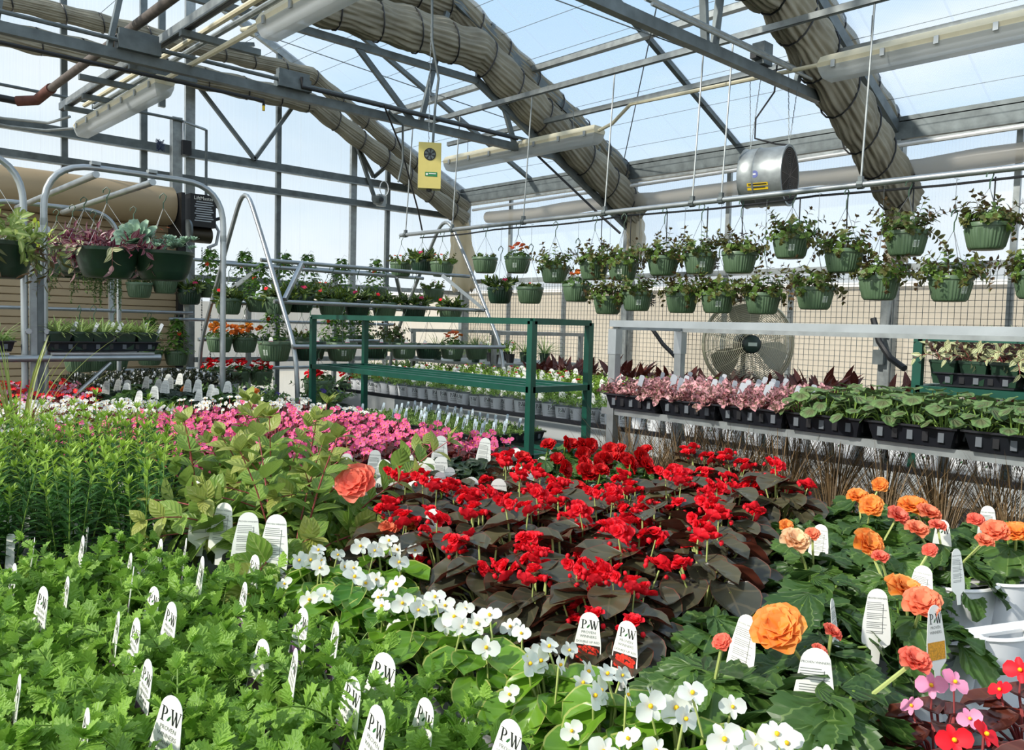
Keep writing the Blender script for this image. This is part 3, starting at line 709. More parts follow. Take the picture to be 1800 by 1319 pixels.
# yellow box
q = at(755, 293, D=5.6); t = thing('hanging_control_box', 'pale yellow control box with a small fan and green label, hung on a chain', 'control box', q, rz=-.62)
b = MB(); b.box((0, 0, 0), (.155, .09, .31), yellow); obj('case', b, t)
fnb = lambda x, z: V((x, -.0465, z))
b = MB(); b.add([V((cos(2*pi*k/24)*.042, -.047, .075+sin(2*pi*k/24)*.042)) for k in range(24)], [tuple(range(23, -1, -1))], blackp); 
fan = obj('fan_opening', b, t)
for k in range(7):
    b = MB(); a = 2*pi*k/7; b.add([V((cos(a+j)*r_, -.049, .075+sin(a+j)*r_)) for r_, j in ((.012, -.3), (.036, -.15), (.036, .35), (.012, .3))], [(3, 2, 1, 0)], galvd); obj('fan_blade', b, fan)
b = MB(); rectf(b, -.03, -.075, .052, -.045, mat('green_label', (38, 128, 76), .5), fnb); rectf(b, -.005, -.058, .045, -.052, tagw, lambda x, z: V((x, -.0475, z))); b.add([V((-.018+.008*cos(k), -.0475, -.06+.008*sin(k))) for k in range(6)], [(5, 4, 3, 2, 1, 0)], tagw); obj('label_plate', b, t)
b = MB()
for i in range(70): b.tube([(-.01+.004*(i % 2), 0, .155+i*.03), (-.01, .004*((i+1) % 2), .155+i*.03+.026)], .0035, galv, 4)
obj('chain', b, t)
b = MB(); b.tube([(.02, 0, .155), (.03, 0, .4), (.05, 0, .6), (.0, 0, .85), (-.01, 0, 1.3), (.01, 0, 2.2)], .009, galvd, 6); obj('power_cable', b, t)
b = MB(); b.lathe([(0, -.175), (.02, -.17), (.02, -.155)], blackp, 10); obj('sensor', b, t)
# drum fan
q = at(1350, 312, Y=3.35); t = thing('drum_fan', 'round galvanised drum fan with yellow sticker hanging on chains', 'fan', q, rz=-1.37)
AX = Matrix(((0, 0, 1), (1, 0, 0), (0, 1, 0)))
b = MB(); b.lathe([(.225, -.17), (.232, -.165), (.225, -.15), (.225, -.06), (.232, -.05), (.225, -.04), (.225, .14), (.232, .16), (.232, .17), (.215, .17), (.215, -.17)], galv, 40, axis=AX); obj('drum', b, t, angle=50)
for s in (-1, 1):
    b = MB()
    for r_ in [.02+.014*i for i in range(14)]: b.tube([AX @ V((r_*cos(2*pi*k/28), r_*sin(2*pi*k/28), s*.168)) for k in range(28)], .0018, rust, 4, closed=True)
    for k in range(12): b.tube([AX @ V((0, 0, s*.168)), AX @ V((.215*cos(2*pi*k/12), .215*sin(2*pi*k/12), s*.168))], .0025, rust, 4)
    obj('guard', b, t)
b = MB(); b.lathe([(0, -.1), (.07, -.1), (.07, .08), (0, .08)], mat('motor_brown', (70, 62, 50)), 16, axis=AX); obj('motor', b, t)
for k in range(5):
    b = MB(); leaf(b, AX @ V((0, 0, 0)), AX @ dirv(2*pi*k/5, 0), AX @ V((.3*sin(2*pi*k/5), -.3*cos(2*pi*k/5), 1)), .2, .13, mat('brown_blade', (98, 82, 70), .5, .3), 'strap', 4, 0, 0); obj('blade', b, t)
def cyl_fn(R, a0, z0=0): return lambda x, z: AX @ V((R*cos(a0+z/R), R*sin(a0+z/R), x))
f_ = lambda x, z: V((x, -.2262*cos((z-.0)/.2262), .2262*sin(z/.2262)))
b = MB(); rectf(b, -.09, -.13, .07, -.075, orangeink, f_); rectf(b, -.08, -.09, .06, -.082, tagb, lambda x, z: f_(x, z)*1.0+V((0, -.001, 0))); rectf(b, -.05, -.115, .05, -.108, tagb, lambda x, z: f_(x, z)+V((0, -.001, 0))); obj('warning_sticker', b, t)
b = MB(); b.add([f_(-.03+.028*cos(2*pi*k/16), -.01+.028*sin(2*pi*k/16)) for k in range(16)], [tuple(range(15, -1, -1))], mat('blue_sticker', (90, 100, 160), .5)); rectf(b, -.04, -.015, -.02, -.004, tagw, lambda x, z: f_(x, z)+V((0, -.001, 0))); obj('round_sticker', b, t)
for x, y in ((-.15, 0), (.15, 0)):
    for x2 in (-.05, .05):
        b = MB(); n = 26
        a_ = V((x, y, .22)); c_ = V((x+x2, .05, .88))
        for i in range(n): b.tube([a_+(c_-a_)*(i/n)+V((.004*(i % 2), 0, 0)), a_+(c_-a_)*((i+.9)/n)], .0035, galvd, 4)
        obj('chain', b, t)
b = MB(); b.tube([(.16, 0, .23), (.05, 0, .25), (-.1, -.05, .3), (-.1, -.05, .45), (.02, 0, .65), (.03, 0, .85)], .007, blackm, 6); obj('power_cord', b, t)
q = at(1340, 97, Y=3.25); b = MB(); b.box((0, 0, 0), (.12, .1, .16), galvd); b.box((-.09, 0, -.02), (.07, .05, .06), blackp); tag(obj('junction_box', b, loc=q), 'small grey junction box on top of the near tie beam', 'electrical box')
# floor fan against the right wall
q = at(1315, 605, D=6.6); t = thing('floor_fan', 'large round wire-guard fan standing in front of the wire mesh wall', 'fan', (q.x, q.y, 0), rz=-.745)
R0 = .365; FZ = q.z
b = MB()
for i in range(22):
    r_ = .07+(R0-.07)*i/21
    for s in (-1, 1):
        yy = s*(.10-.08*(r_/R0)**3); b.tube([(r_*cos(2*pi*k/40), yy, FZ+r_*sin(2*pi*k/40)) for k in range(40)], .0028, grille, 4, closed=True)
for k in range(14):
    a = 2*pi*k/14
    for s in (-1, 1): b.tube([(r_*cos(a+.25*s*(r_/R0)), s*(.102-.08*(r_/R0)**3), FZ+r_*sin(a+.25*s*(r_/R0))) for r_ in (.07, .2, .3, R0)], .003, grille, 4)
b.tube([(R0*cos(2*pi*k/40), 0, FZ+R0*sin(2*pi*k/40)) for k in range(40)], .014, grille, 8, closed=True)
obj('guard', b, t)
b = MB(); b.lathe([(0, -.12), (.05, -.12), (.072, -.11), (.075, -.09)], blackp, 24, c=(0, 0, FZ), axis=Matrix(((1, 0, 0), (0, 0, 1), (0, -1, 0)))); hub = obj('hub_badge', b, t)
hub2 = MB(); hub2.lathe([(0, .122), (.05, .122), (.074, .108), (.076, .09)], mat('hub_green', (36, 58, 50), .4), 24, c=(0, 0, FZ), axis=Matrix(((1, 0, 0), (0, 0, -1), (0, 1, 0)))); hub2.box((0, -.124, FZ), (.07, .004, .028), stickerm)
obj('front_badge', hub2, t)
for k in range(3):
    b = MB(); a = pi/2+.15+2*pi*k/3; vs = []
    for i in range(5):
        r_ = .06+.27*i/4; hw = [.25, .42, .48, .46, .36][i]
        for j in (-1, -.3, .3, 1): vs.append(V((r_*cos(a+j*hw), .04*j, FZ+r_*sin(a+j*hw))))
    b.add(vs, [(i*4+j, i*4+j+1, i*4+j+5, i*4+j+4) for i in range(4) for j in range(3)], bladem); obj('blade', b, t, angle=180)
b = MB(); b.lathe([(0, 0), (.08, 0), (.08, .14), (0, .14)], blackp, 16, c=(0, .03, FZ), axis=Matrix(((1, 0, 0), (0, 0, 1), (0, -1, 0)))); obj('motor', b, t)
b = MB(); b.tube([(0, .12, .04), (0, .12, FZ)], .02, galvd, 10); obj('pole', b, t)
b = MB(); b.lathe([(0, .06), (.05, .05), (.25, .02), (.25, 0)], galvd, 24, c=(0, .12, 0)); obj('base', b, t)
# outlet, pipe clips and small boxes on the right wall
q = at(1545, 628, X=7.8); t = thing('wall_outlet', 'grey weatherproof outlet with conduit on a side wall column', 'electrical outlet', q)
b = MB(); b.box((0, 0, 0), (.06, .1, .14), galvd); b.box((-.03, 0, .15), (.05, .07, .1), galv); obj('box', b, t)
b = MB(); b.tube([(0, -.05, .2), (0, -.08, .5), (0, -.1, 1.3)], .016, galv, 8); obj('conduit', b, t)
b = MB(); b.tube([at(1535, 560, X=7.75), at(1545, 600, X=7.72), at(1565, 630, X=7.7), at(1590, 648, X=7.6)], .03, blackm, 8); tag(obj('hose', b), 'fat black hose curving down beside the outlet column', 'hose')
b = MB(); b.tube([at(1142, 572, X=7.7), at(1165, 605, X=7.7), at(1190, 630, X=7.6)], .025, blackm, 8); tag(obj('hose', b), 'fat black hose behind the silver shelf posts', 'hose')
# neighbour outside
m = MB(); m.box((15, 8, 1.15), (.3, 44, 2.5), beigew); m.box((15, 8, 2.43), (.5, 44, .08), white); struct('exterior_building', m)
m = MB(); m.box((2, 24, .9), (40, .3, 2.2), beigew); struct('exterior_fence', m)

# ================================================================ RACKS AND BENCHES
def bent(pts, rad, n=6):
    P = [V(p) for p in pts]; out = [P[0]]
    for i in range(1, len(P)-1):
        a = (P[i-1]-P[i]); c = (P[i+1]-P[i]); r_ = min(rad, a.length*.48, c.length*.48); a = P[i]+a.normalized()*r_; c = P[i]+c.normalized()*r_
        out += [a.lerp(P[i], t/n).lerp(P[i].lerp(c, t/n), t/n) for t in range(n+1)]
    return out+[P[-1]]
# main plant bench
t = thing('plant_bench', 'long low bench that carries the foreground flower pots', 'bench', (0, 0, 0))
b = MB(); b.box((-.2, 2.9, .835), (4.9, 6.4, .03), galvd)
b.beam((2.25, -.3, .82), (2.25, 6.1, .82), .03, .09, galv); obj('bench_top', b, t)
for x in (-2.4, -.1, 2.15):
    for y in (-.2, 1.9, 4.0, 6.0):
        b = MB(); b.beam((x, y, 0), (x, y, .82), .05, .05, galv); obj('leg', b, t)
# A-frame basket racks
def aframe(X0, X1, label):
    t = thing('basket_rack', label, 'plant rack', ((X0+X1)/2, 7.25, 0)); h = (X1-X0)/2
    for s in (-1, 1):
        b = MB(); P = []
        for y, z in ((-1.02, 0), (-1.05, .85), (-1.0, 1.25), (-.32, 2.3)): P.append((s*h, y, z))
        P.append((s*h, 0, 2.75)); P += [(s*h, .32, 2.3), (s*h, 1.0, 1.25), (s*h, 1.05, .85), (s*h, 1.02, 0)]
        b.tube(bent(P, .28), .02, zinc, 10); obj('end_hoop', b, t)
        for k in (-1, 1):
            b = MB(); b.beam((s*(h-.04), k*.72, 1.68), (s*(h-.36), k*.42, 2.02), .035, .035, zinc); obj('brace', b, t)
    for y, z in ((-.4, 2.03), (-.66, 1.66), (-1.0, 1.28), (.44, 2.03), (.68, 1.66), (1.0, 1.28), (-1.03, .55)):
        b = MB(); b.tube([(-h-.03, y, z), (h+.03, y, z)], .019, zinc, 10); obj('crossbar', b, t)
    return t
aframe(3.31, 5.66, 'grey pipe rack of tilted hoops near the back gable, hung with green baskets')
# square-post basket stand against the gable
t = thing('basket_stand', 'silver post and rail stand by the gable holding climbing vine baskets', 'plant rack', (0, 8.75, 0))
for x in (3.35, 4.05, 5.15, 1.9, 2.6):
    b = MB(); b.beam((x, 0, 0), (x, 0, 2.2 if x > 3 else 1.95), .045, .045, zinc, up=(0, 1, 0)); obj('post', b, t)
for x0, x1, z in ((3.15, 6.0, 2.12), (3.15, 6.0, 1.48), (1.6, 3.4, 1.55), (2.6, 6.0, .95)):
    b = MB(); b.tube([(x0, -.05, z), (x1, -.05, z)], .018, zinc, 8); obj('rail', b, t)
# hoop cart at left
t = thing('hoop_rack', 'grey pipe hoop rack hung with purple and blue-green plant bowls', 'plant rack', (1.7, 5.2, 0))
HX0, HX1 = -.51, .53
for y in (0, 2.1):
    b = MB(); b.tube(bent([(HX0, y, 0 if y else 1.0), (HX0, y, 2.36), (HX1, y, 2.36), (HX1, y, 0)], .27, 8), .0185, zinc, 12)
    for x in (HX0, HX1): b.tube([(x, y, 2.0), (x, y, 2.04)], .02, galv, 12)
    obj('hoop', b, t)
for x in (-.24, .08):
    b = MB(); b.tube([(x, -.02, 2.32), (x+.03, 2.12, 2.32)], .02, zinc, 10); b.box((x, 0, 2.385), (.05, .05, .02), galv); obj('hanging_bar', b, t)
b = MB(); b.tube([(HX0+.02, .02, 1.98), (HX0+.02, 2.1, 1.98)], .02, zinc, 10); obj('side_bar', b, t)
t = thing('hoop_rack', 'second grey pipe hoop rack, beyond the channel post, cut off', 'plant rack', (.6, 5.2, 0))
b = MB(); b.tube(bent([(-.55, 0, 0), (-.55, 0, 2.37), (.49, 0, 2.37), (.49, 0, 1.0)], .27, 8), .0185, zinc, 12); obj('hoop', b, t)
b = MB(); b.tube([(.1, -.02, 2.32), (.1, 2.1, 2.32)], .02, zinc, 10); obj('hanging_bar', b, t)
# channel post with cantilever shelf
t = thing('shelf_post', 'paired steel channel post with a cantilever pipe shelf', 'plant rack', (1.15, 5.2, 0))
for s in (-1, 1):
    b = MB(); b.beam((s*.017, 0, .0), (s*.017, 0, 1.72), .032, .04, galv if s < 0 else galvd, up=(0, 1, 0)); obj('channel', b, t)
b = MB(); b.tube([(-1.4, -.06, 1.245), (.66, -.06, 1.25)], .02, zinc, 12); obj('shelf_pipe', b, t)
b = MB(); b.box((.34, -.05, 1.275), (.56, .05, .012), zinc); b.box((-.75, -.05, 1.275), (1.2, .05, .012), zinc); b.box((.34, .35, 1.26), (.62, .04, .03), zinc); b.box((-.75, .35, 1.26), (1.3, .04, .03), zinc); obj('shelf_plate', b, t)
b = MB(); b.tube([(.38, -.04, 1.22), (-.0, -.04, .85)], .013, zinc, 8); obj('strut', b, t)
for s in (-1, 1):
    b = MB(); b.lathe([(0, 0), (.016, 0), (.016, .02), (0, .02)], zinc, 8, c=(s*.045, -.03, 1.40), axis=Matrix(((1, 0, 0), (0, 0, 1), (0, -1, 0)))); obj('bolt', b, t)
# green enamel carts
def cart(x0, x1, y0, y1, ztop, shelves, label, foot=0):
    t = thing('green_cart', label, 'plant cart', ((x0+x1)/2, (y0+y1)/2, 0)); a = (x1-x0)/2; c = (y1-y0)/2; w = .038
    for s in (-1, 1):
        for k in (-1, 1):
            b = MB(); b.beam((s*a, k*c, .08), (s*a, k*c, ztop), w, w, greenp, up=(0, 1, 0)); obj('post', b, t)
            b = MB(); b.lathe([(0, -.012), (.05, -.012), (.05, .012), (0, .012)], blackm, 16, c=(s*a, k*c, .05), axis=Matrix(((1, 0, 0), (0, 0, 1), (0, -1, 0)))); obj('caster', b, t)
    b = MB()
    for s in (-1, 1): b.beam((s*a, -c, ztop), (s*a, c, ztop), w, .032, greenp)
    for k in (-1, 1): b.beam((-a, k*c, ztop), (a, k*c, ztop), w, .032, greenp)
    obj('top_frame', b, t)
    for z in shelves:
        b = MB()
        for s in (-1, 1): b.beam((s*a, -c, z), (s*a, c, z), w, .032, greenp)
        for k in (-1, 1): b.beam((-a, k*c, z), (a, k*c, z), w, .032, greenp)
        for s in (-.33, .33): b.beam((s*a, -c, z+.004), (s*a, c, z+.004), .03, .02, greenp)
        n = max(2, int(c*2/.6))
        for i in range(1, n): b.beam((-a, -c+2*c*i/n, z-.01), (a, -c+2*c*i/n, z-.01), .03, .02, greenp)
        obj('shelf', b, t)
    return t
cart(3.0, 3.45, 3.08, 5.4, 1.53, (1.165, .80, .42), 'dark green metal shelf cart standing behind the pink begonias')
cart(3.8, 4.25, -.3, 1.42, 1.50, (1.27, .8), 'dark green metal shelf cart partly cut off, behind the geranium trays')
# silver shelf unit
t = thing('silver_shelf', 'galvanised shelf with a long top rail carrying the black geranium trays', 'shelf', (2.72, .9, 0))
for x in (-.21, .23):
    b = MB(); b.beam((x, 1.2, 0), (x, 1.2, 1.5), .034, .034, galv, up=(0, 1, 0)); b.beam((x, 1.2, 1.40), (x, 1.2, 1.5), .04, .04, zinc, up=(0, 1, 0)); obj('post', b, t)
b = MB(); b.beam((-.21, -1.6, 1.522), (-.21, 1.22, 1.522), .028, .026, zinc); obj('top_rail', b, t)
b = MB(); b.beam((.23, -1.6, 1.505), (.23, 1.22, 1.505), .022, .022, galv); b.beam((-.21, 1.2, 1.51), (.23, 1.2, 1.51), .025, .025, galv); obj('rear_rail', b, t)
b = MB(); b.box((.0, -.2, 1.175), (.44, 2.9, .012), galv); b.beam((-.215, -1.6, 1.17), (-.215, 1.25, 1.17), .015, .025, galv); obj('shelf_board', b, t)
b = MB(); b.box((.15, -.1, .76), (1.1, 3.0, .03), galvd); obj('lower_shelf', b, t)
# benches behind
def bench(x0, x1, y0, y1, z, label):
    t = thing('plant_bench', label, 'bench', ((x0+x1)/2, (y0+y1)/2, 0)); a = (x1-x0)/2; c = (y1-y0)/2
    b = MB(); b.box((0, 0, z-.015), (2*a, 2*c, .03), galvd); b.beam((-a, -c, z+.012), (-a, c, z+.012), .02, .024, trayblk); b.beam((-a, -c, z-.06), (-a, c, z-.06), .02, .11, mat('bench_edge', (168, 172, 172), .5)); b.beam((-a, c, z-.03), (a, c, z-.03), .02, .1, galv); obj('bench_top', b, t)
    for i in (-1, 1):
        for j in (-1, -.3, .3, 1):
            b = MB(); b.beam((i*(a-.05), j*(c-.1), 0), (i*(a-.05), j*(c-.1), z-.03), .05, .05, galv); obj('leg', b, t)
bench(3.72, 5.3, .0, 6.3, .90, 'grey bench behind the green cart, full of white printed pots')
bench(5.5, 7.7, .0, 6.0, .80, 'grey bench along the mesh wall under the basket pipe')
bench(5.75, 7.7, 6.2, 9.4, .80, 'grey bench in the far corner with spider plants')
bench(2.4, 3.0, 5.6, 6.1, .62, 'low bench end beyond the green cart')
bench(1.75, 3.2, 6.4, 8.4, .72, 'grey bench in front of the tan door with small tagged pots')
t = thing('plant_shelf', 'raised grey pipe shelf with arching spider plants in the far corner', 'shelf', (6.6, 7.4, 0))
for x in (-.7, .7):
    for y in (-.75, .75):
        b = MB(); b.beam((x, y, .8), (x, y, 1.42), .045, .045, galv, up=(0, 1, 0)); obj('post', b, t)
b = MB(); b.beam((-.75, -.75, 1.42), (.75, -.75, 1.42), .04, .04, galv); b.beam((-.75, .75, 1.42), (.75, .75, 1.42), .04, .04, galv); b.beam((.7, -.75, 1.42), (.7, .75, 1.42), .04, .04, galv); obj('top_rail', b, t)
b = MB(); b.box((0, 0, 1.06), (1.5, 1.5, .03), galv); obj('shelf_board', b, t)

# ================================================================ PLANT PROTOTYPES
L_verb = leafmat('verbena_leaf', (90, 138, 46), (156, 196, 78), vein=(150, 190, 90), tr=.35, rough=.5, vfreq=26, vamt=.25)
L_ang = leafmat('angelonia_leaf', (40, 86, 36), (84, 134, 52), vein=(110, 150, 80), tr=.3, vfreq=20, vamt=.2)
L_angt = leafmat('angelonia_tip', (132, 176, 58), (170, 200, 76), tr=.35)
L_fuch = leafmat('fuchsia_leaf', (96, 142, 54), (148, 176, 76), vein=(186, 198, 118), back=(136, 164, 80), tr=.38, vfreq=30, vamt=.4)
L_fucht = leafmat('fuchsia_young_leaf', (140, 172, 76), (176, 178, 92), vein=(200, 200, 130), back=(150, 168, 90), tr=.38, vfreq=30, vamt=.4)
L_wbeg = leafmat('green_begonia_leaf', (58, 112, 34), (116, 160, 46), vein=(140, 176, 80), rim=(170, 180, 90), tr=.3, rough=.3, vfreq=16, vamt=.2, rimw=.93)
L_dbeg = leafmat('bronze_begonia_leaf', (54, 56, 46), (88, 84, 60), vein=(104, 94, 70), rim=(104, 66, 50), back=(110, 48, 36), tr=.15, rough=.27, vfreq=14, vamt=.3, rimw=.965, spec=.6)
L_rbeg = leafmat('dark_red_begonia_leaf', (64, 32, 28), (98, 50, 36), vein=(120, 70, 56), rim=(120, 60, 52), back=(140, 56, 44), tr=.22, rough=.28, vfreq=14, vamt=.25, rimw=.965, spec=.6)
L_non = leafmat('nonstop_leaf', (48, 78, 36), (92, 128, 52), vein=(130, 156, 86), radial=True, tr=.28, rough=.42, vamt=.3)
L_nond = leafmat('dark_nonstop_leaf', (34, 48, 34), (56, 76, 48), vein=(86, 104, 70), radial=True, tr=.15, rough=.42, vamt=.35)
L_ger = leafmat('geranium_leaf', (84, 116, 66), (116, 144, 84), vein=(150, 170, 116), radial=True, zone=(92, 92, 62), tr=.2, rough=.65, vamt=.18)
L_hyp = leafmat('hypoestes_leaf', (222, 140, 150), (240, 190, 192), vein=(150, 60, 70), blotch=((112, 96, 76), 90), tr=.3, rough=.6, vfreq=18)
L_seed = leafmat('seedling_leaf', (94, 128, 62), (140, 166, 90), tr=.3, rough=.55)
L_aly = leafmat('small_pot_leaf', (92, 132, 56), (140, 170, 84), tr=.3)
L_spid = leafmat('spider_leaf', (104, 140, 60), (150, 176, 90), center=(214, 222, 170), tr=.35)
L_grass = leafmat('green_grass_blade', (120, 140, 62), (164, 174, 92), tr=.35)
L_carex = leafmat('brown_grass_blade', (96, 78, 54), (150, 122, 84), tr=.25, rough=.6)
L_trad = leafmat('purple_inch_leaf', (84, 20, 44), (128, 34, 66), stripe=(150, 110, 116), back=(110, 20, 60), tr=.2, rough=.35)
L_tradg = leafmat('striped_inch_leaf', (110, 128, 74), (150, 158, 100), stripe=(214, 214, 170), back=(120, 60, 90), tr=.25, rough=.4)
L_ech = leafmat('echeveria_leaf', (122, 156, 134), (160, 190, 164), rim=(178, 206, 180), tr=.05, rough=.5)
L_bask = leafmat('basket_leaf', (66, 98, 40), (120, 152, 64), vein=(130, 150, 84), back=(120, 110, 70), tr=.3, vfreq=20)
L_baskd = leafmat('dark_basket_leaf', (74, 86, 44), (108, 108, 58), back=(120, 90, 66), tr=.2)
L_impat = leafmat('impatiens_leaf', (38, 70, 34), (78, 108, 46), center=(140, 150, 60), tr=.22)
L_vine = leafmat('vine_leaf', (62, 110, 36), (118, 158, 58), vein=(140, 170, 90), tr=.35)
L_canna = leafmat('canna_leaf', (72, 34, 34), (110, 52, 40), vein=(140, 80, 60), tr=.25, rough=.35)
L_coleus = leafmat('coleus_leaf', (116, 32, 44), (150, 52, 56), rim=(150, 170, 60), tr=.25, rimw=.7)
L_lime = leafmat('lime_leaf', (150, 176, 50), (196, 206, 84), tr=.35)

def pot_mesh(rt=.056, rb=.042, h=.11, m=whitepot, rimm=greyrim, logo=True, lg=.27):
    b = MB(); b.lathe([(0, .001), (rb, .001), (rb, .004)], m, 24)
    b.lathe([(rb, .004), (rt*.97, h*.9), (rt*.97, h*.905), (rt*1.0, h*.905)], m, 24)
    b.lathe([(rt, h*.905), (rt*1.03, h), (rt*.98, h), (rt*.93, h*.9)], rimm, 24)
    b.lathe([(rt*.94, h*.9), (0, h*.9)], soil, 24)
    if logo:
        def fn(a0): 
            return lambda x, z: V(((rb+(rt*.97-rb)*z/(h*.9)+.0007)*cos(a0+x/rt), (rb+(rt*.97-rb)*z/(h*.9)+.0007)*sin(a0+x/rt), z))
        for a0 in (0, 2*pi/3, 4*pi/3):
            pwlogo(b, h*lg, 0, h*.55, fn(a0)); rectf(b, -.02, h*.13, .02, h*.16, tagg, fn(a0), 3)
    return b
POTW = pot_mesh().mesh('pot'); POTW2 = pot_mesh(.068, .05, .125, lg=.2).mesh('pot'); POTB = pot_mesh(.055, .04, .1, blackp, blackp, False).mesh('pot')
POTG = pot_mesh(.06, .045, .11, potdg, potdg, False).mesh('pot')
POTS = pot_mesh(.05, .036, .09).mesh('pot')
def tagoutline(w, L, n=10):
    """rounded head, widest low down, narrowing to a stake"""
    R = []
    for i in range(n+1):
        a = pi*i/n; R.append((w*.36*cos(a), L-.36*w+w*.36*sin(a)))
    return [(w*.13, 0), (w*.16, L*.17), (w*.5, L*.27), (w*.52, L*.34), (w*.49, L*.55)]+R+[(-w*.49, L*.55), (-w*.52, L*.34), (-w*.5, L*.27), (-w*.16, L*.17), (-w*.13, 0)]
def tag_mesh(kind, w=.05, L=.13, name='plant_tag'):
    b = MB(); th = .0006; front = lambda x, z: V((x, -th/2-.0003, z)); back = lambda x, z: V((-x, th/2+.0003, z))
    if kind in ('stick', 'blue', 'grey'):
        w, L = (.016, .11) if kind != 'grey' else (.02, .12)
        m = {'stick': tagw, 'blue': bluetag, 'grey': greytag}[kind]
        O = [(w*.1, 0), (w*.5, L*.25), (w*.5, L-.004), (w*.3, L), (-w*.3, L), (-w*.5, L-.004), (-w*.5, L*.25), (-w*.1, 0)]
    else: m = tagw; O = tagoutline(w, L)
    n = len(O)
    b.add([V((x, -th/2, z)) for x, z in O]+[V((x, th/2, z)) for x, z in O], [tuple(range(n)), tuple(range(2*n-1, n-1, -1))]+[(i, i+n, (i+1) % n+n, (i+1) % n) for i in range(n)], m)
    if kind in ('superbena', 'doubleup', 'amber'):
        pwlogo(b, L*.13, 0, L*.76, front)
        y1 = L*.53 if kind != 'superbena' else L*.5
        if kind == 'superbena': flat(b, text_polys('SUPERBENA'), tagb, .005, 0, L*.575, front); flat(b, text_polys('SPARKLING AMETHYST'), tagg, .0034, 0, L*.535, front)
        elif kind == 'doubleup': flat(b, text_polys('DOUBLE UP RED'), tagg, .0052, 0, L*.56, front)
        rectf(b, -w*.46, L*.3, w*.46, y1, {'superbena': purppic, 'doubleup': darkpic, 'amber': yelpic}[kind], front)
        if kind == 'doubleup':
            r = random.Random(3); f2 = lambda x, z: V((x, -th/2-.0006, z))
            for k in range(26):
                cx, cz, rr = r.uniform(-w*.4, w*.4), r.uniform(L*.32, L*.51), r.uniform(.0025, .0045)
                b.add([f2(cx+rr*cos(q)*r.uniform(.8, 1.2), cz+rr*sin(q)) for q in [2*pi*j/9 for j in range(9)]], [tuple(range(9))], redpic)
        r = random.Random(5)
        for k in range(16): rectf(b, -w*.34, L*(.45+.026*k), w*(.34-.25*r.random()), L*(.45+.026*k)+.0009, tagg, back)
    elif kind == 'back':
        r = random.Random(9)
        flat(b, text_polys('PROVEN WINNERS'), tagg, .004, 0, L*.86, front)
        for k in range(18):
            if k in (2, 7, 12): continue
            rectf(b, -w*.36, L*(.4+.024*k), w*(.36-.3*r.random()), L*(.4+.024*k)+.0009, tagg, front)
        rectf(b, w*.2, L*.4, w*.22, L*.8, tagg, front); pwlogo(b, L*.13, 0, L*.76, back, False)
    elif kind == 'plainpw': pwlogo(b, L*.14, 0, L*.72, front, False); [rectf(b, -w*.3, L*(.45+.05*k), w*.3, L*(.46+.05*k), tagg, back) for k in range(7)]
    elif kind == 'blue' or kind == 'stick':
        flat(b, text_polys('PW' if kind == 'stick' else '1020'), tagg, .004, 0, L*.8, front); rectf(b, -w*.25, L*.45, w*.25, L*.74, tagg, front) if kind == 'blue' else None
    return b.mesh(name)
TAGS = {k: tag_mesh(k, *((.045, .115) if k == 'doubleup' else (.05, .13))) for k in ('superbena', 'doubleup', 'amber', 'back', 'plainpw', 'stick', 'blue', 'grey')}
TAGS['redpic'] = None
def small_pic_tag(m):
    b = MB(); O = tagoutline(.04, .09); n = len(O); b.add([V((x, 0, z)) for x, z in O]+[V((x, .0008, z)) for x, z in O], [tuple(range(n)), tuple(range(2*n-1, n-1, -1))]+[(i, i+n, (i+1) % n+n, (i+1) % n) for i in range(n)], tagw)
    rectf(b, -.017, .035, .017, .058, m, lambda x, z: V((x, -.001, z))); return b.mesh('plant_tag')
TAGS['redpic'] = small_pic_tag(redpic); TAGS['pinkpic'] = small_pic_tag(mat('magenta_picture', (206, 40, 110), .5))

def add_tag(t, kind, x=.03, y=.0, z=.06, yaw=0, tilt=-.1, roll=0, sc=1):
    o = obj('plant_tag', TAGS[kind], t, (x, y, z), (tilt, roll, yaw)); o.scale = (sc,)*3; return o
PROTO = {}
def proto(key, name, cat, pot, foliage, blossoms=(), tagk=None, tagp={}, z0=.1):
    """foliage: (MB, tips). blossoms: list of (mesh, loc, rot, scale)"""
    t = thing(name, 'prototype', cat)
    if pot: obj('pot', pot, t)
    obj('foliage', foliage, t, (0, 0, z0), angle=180)
    for me, l, rt, s in blossoms:
        o = obj('blossom', me, t, (l[0], l[1], l[2]+z0), rt); o.scale = (s,)*3
    if tagk: add_tag(t, tagk, **tagp)
    PROTO.setdefault(key, []).append(t); return t
def onstems(b, tops, n, r, h=(.02, .06), m=stempale, rad=.0016):
    """blossom spots on short stems over the foliage"""
    out = []; r.shuffle(tops)
    for p, nn in tops[:n]:
        q = p+V((r.uniform(-.012, .012), r.uniform(-.012, .012), r.uniform(*h))); stem(b, [p*.6, p, q], rad, m, 4); out.append(q)
    return out
def rotr(r, a=.6): return (r.uniform(-a, a), r.uniform(-a, a), r.random()*6.28)
def camface(r, a=.35):  # tilt roughly up and outwards
    return (r.uniform(.4, 1.3), r.uniform(-a, a), r.uniform(-.6, .6))

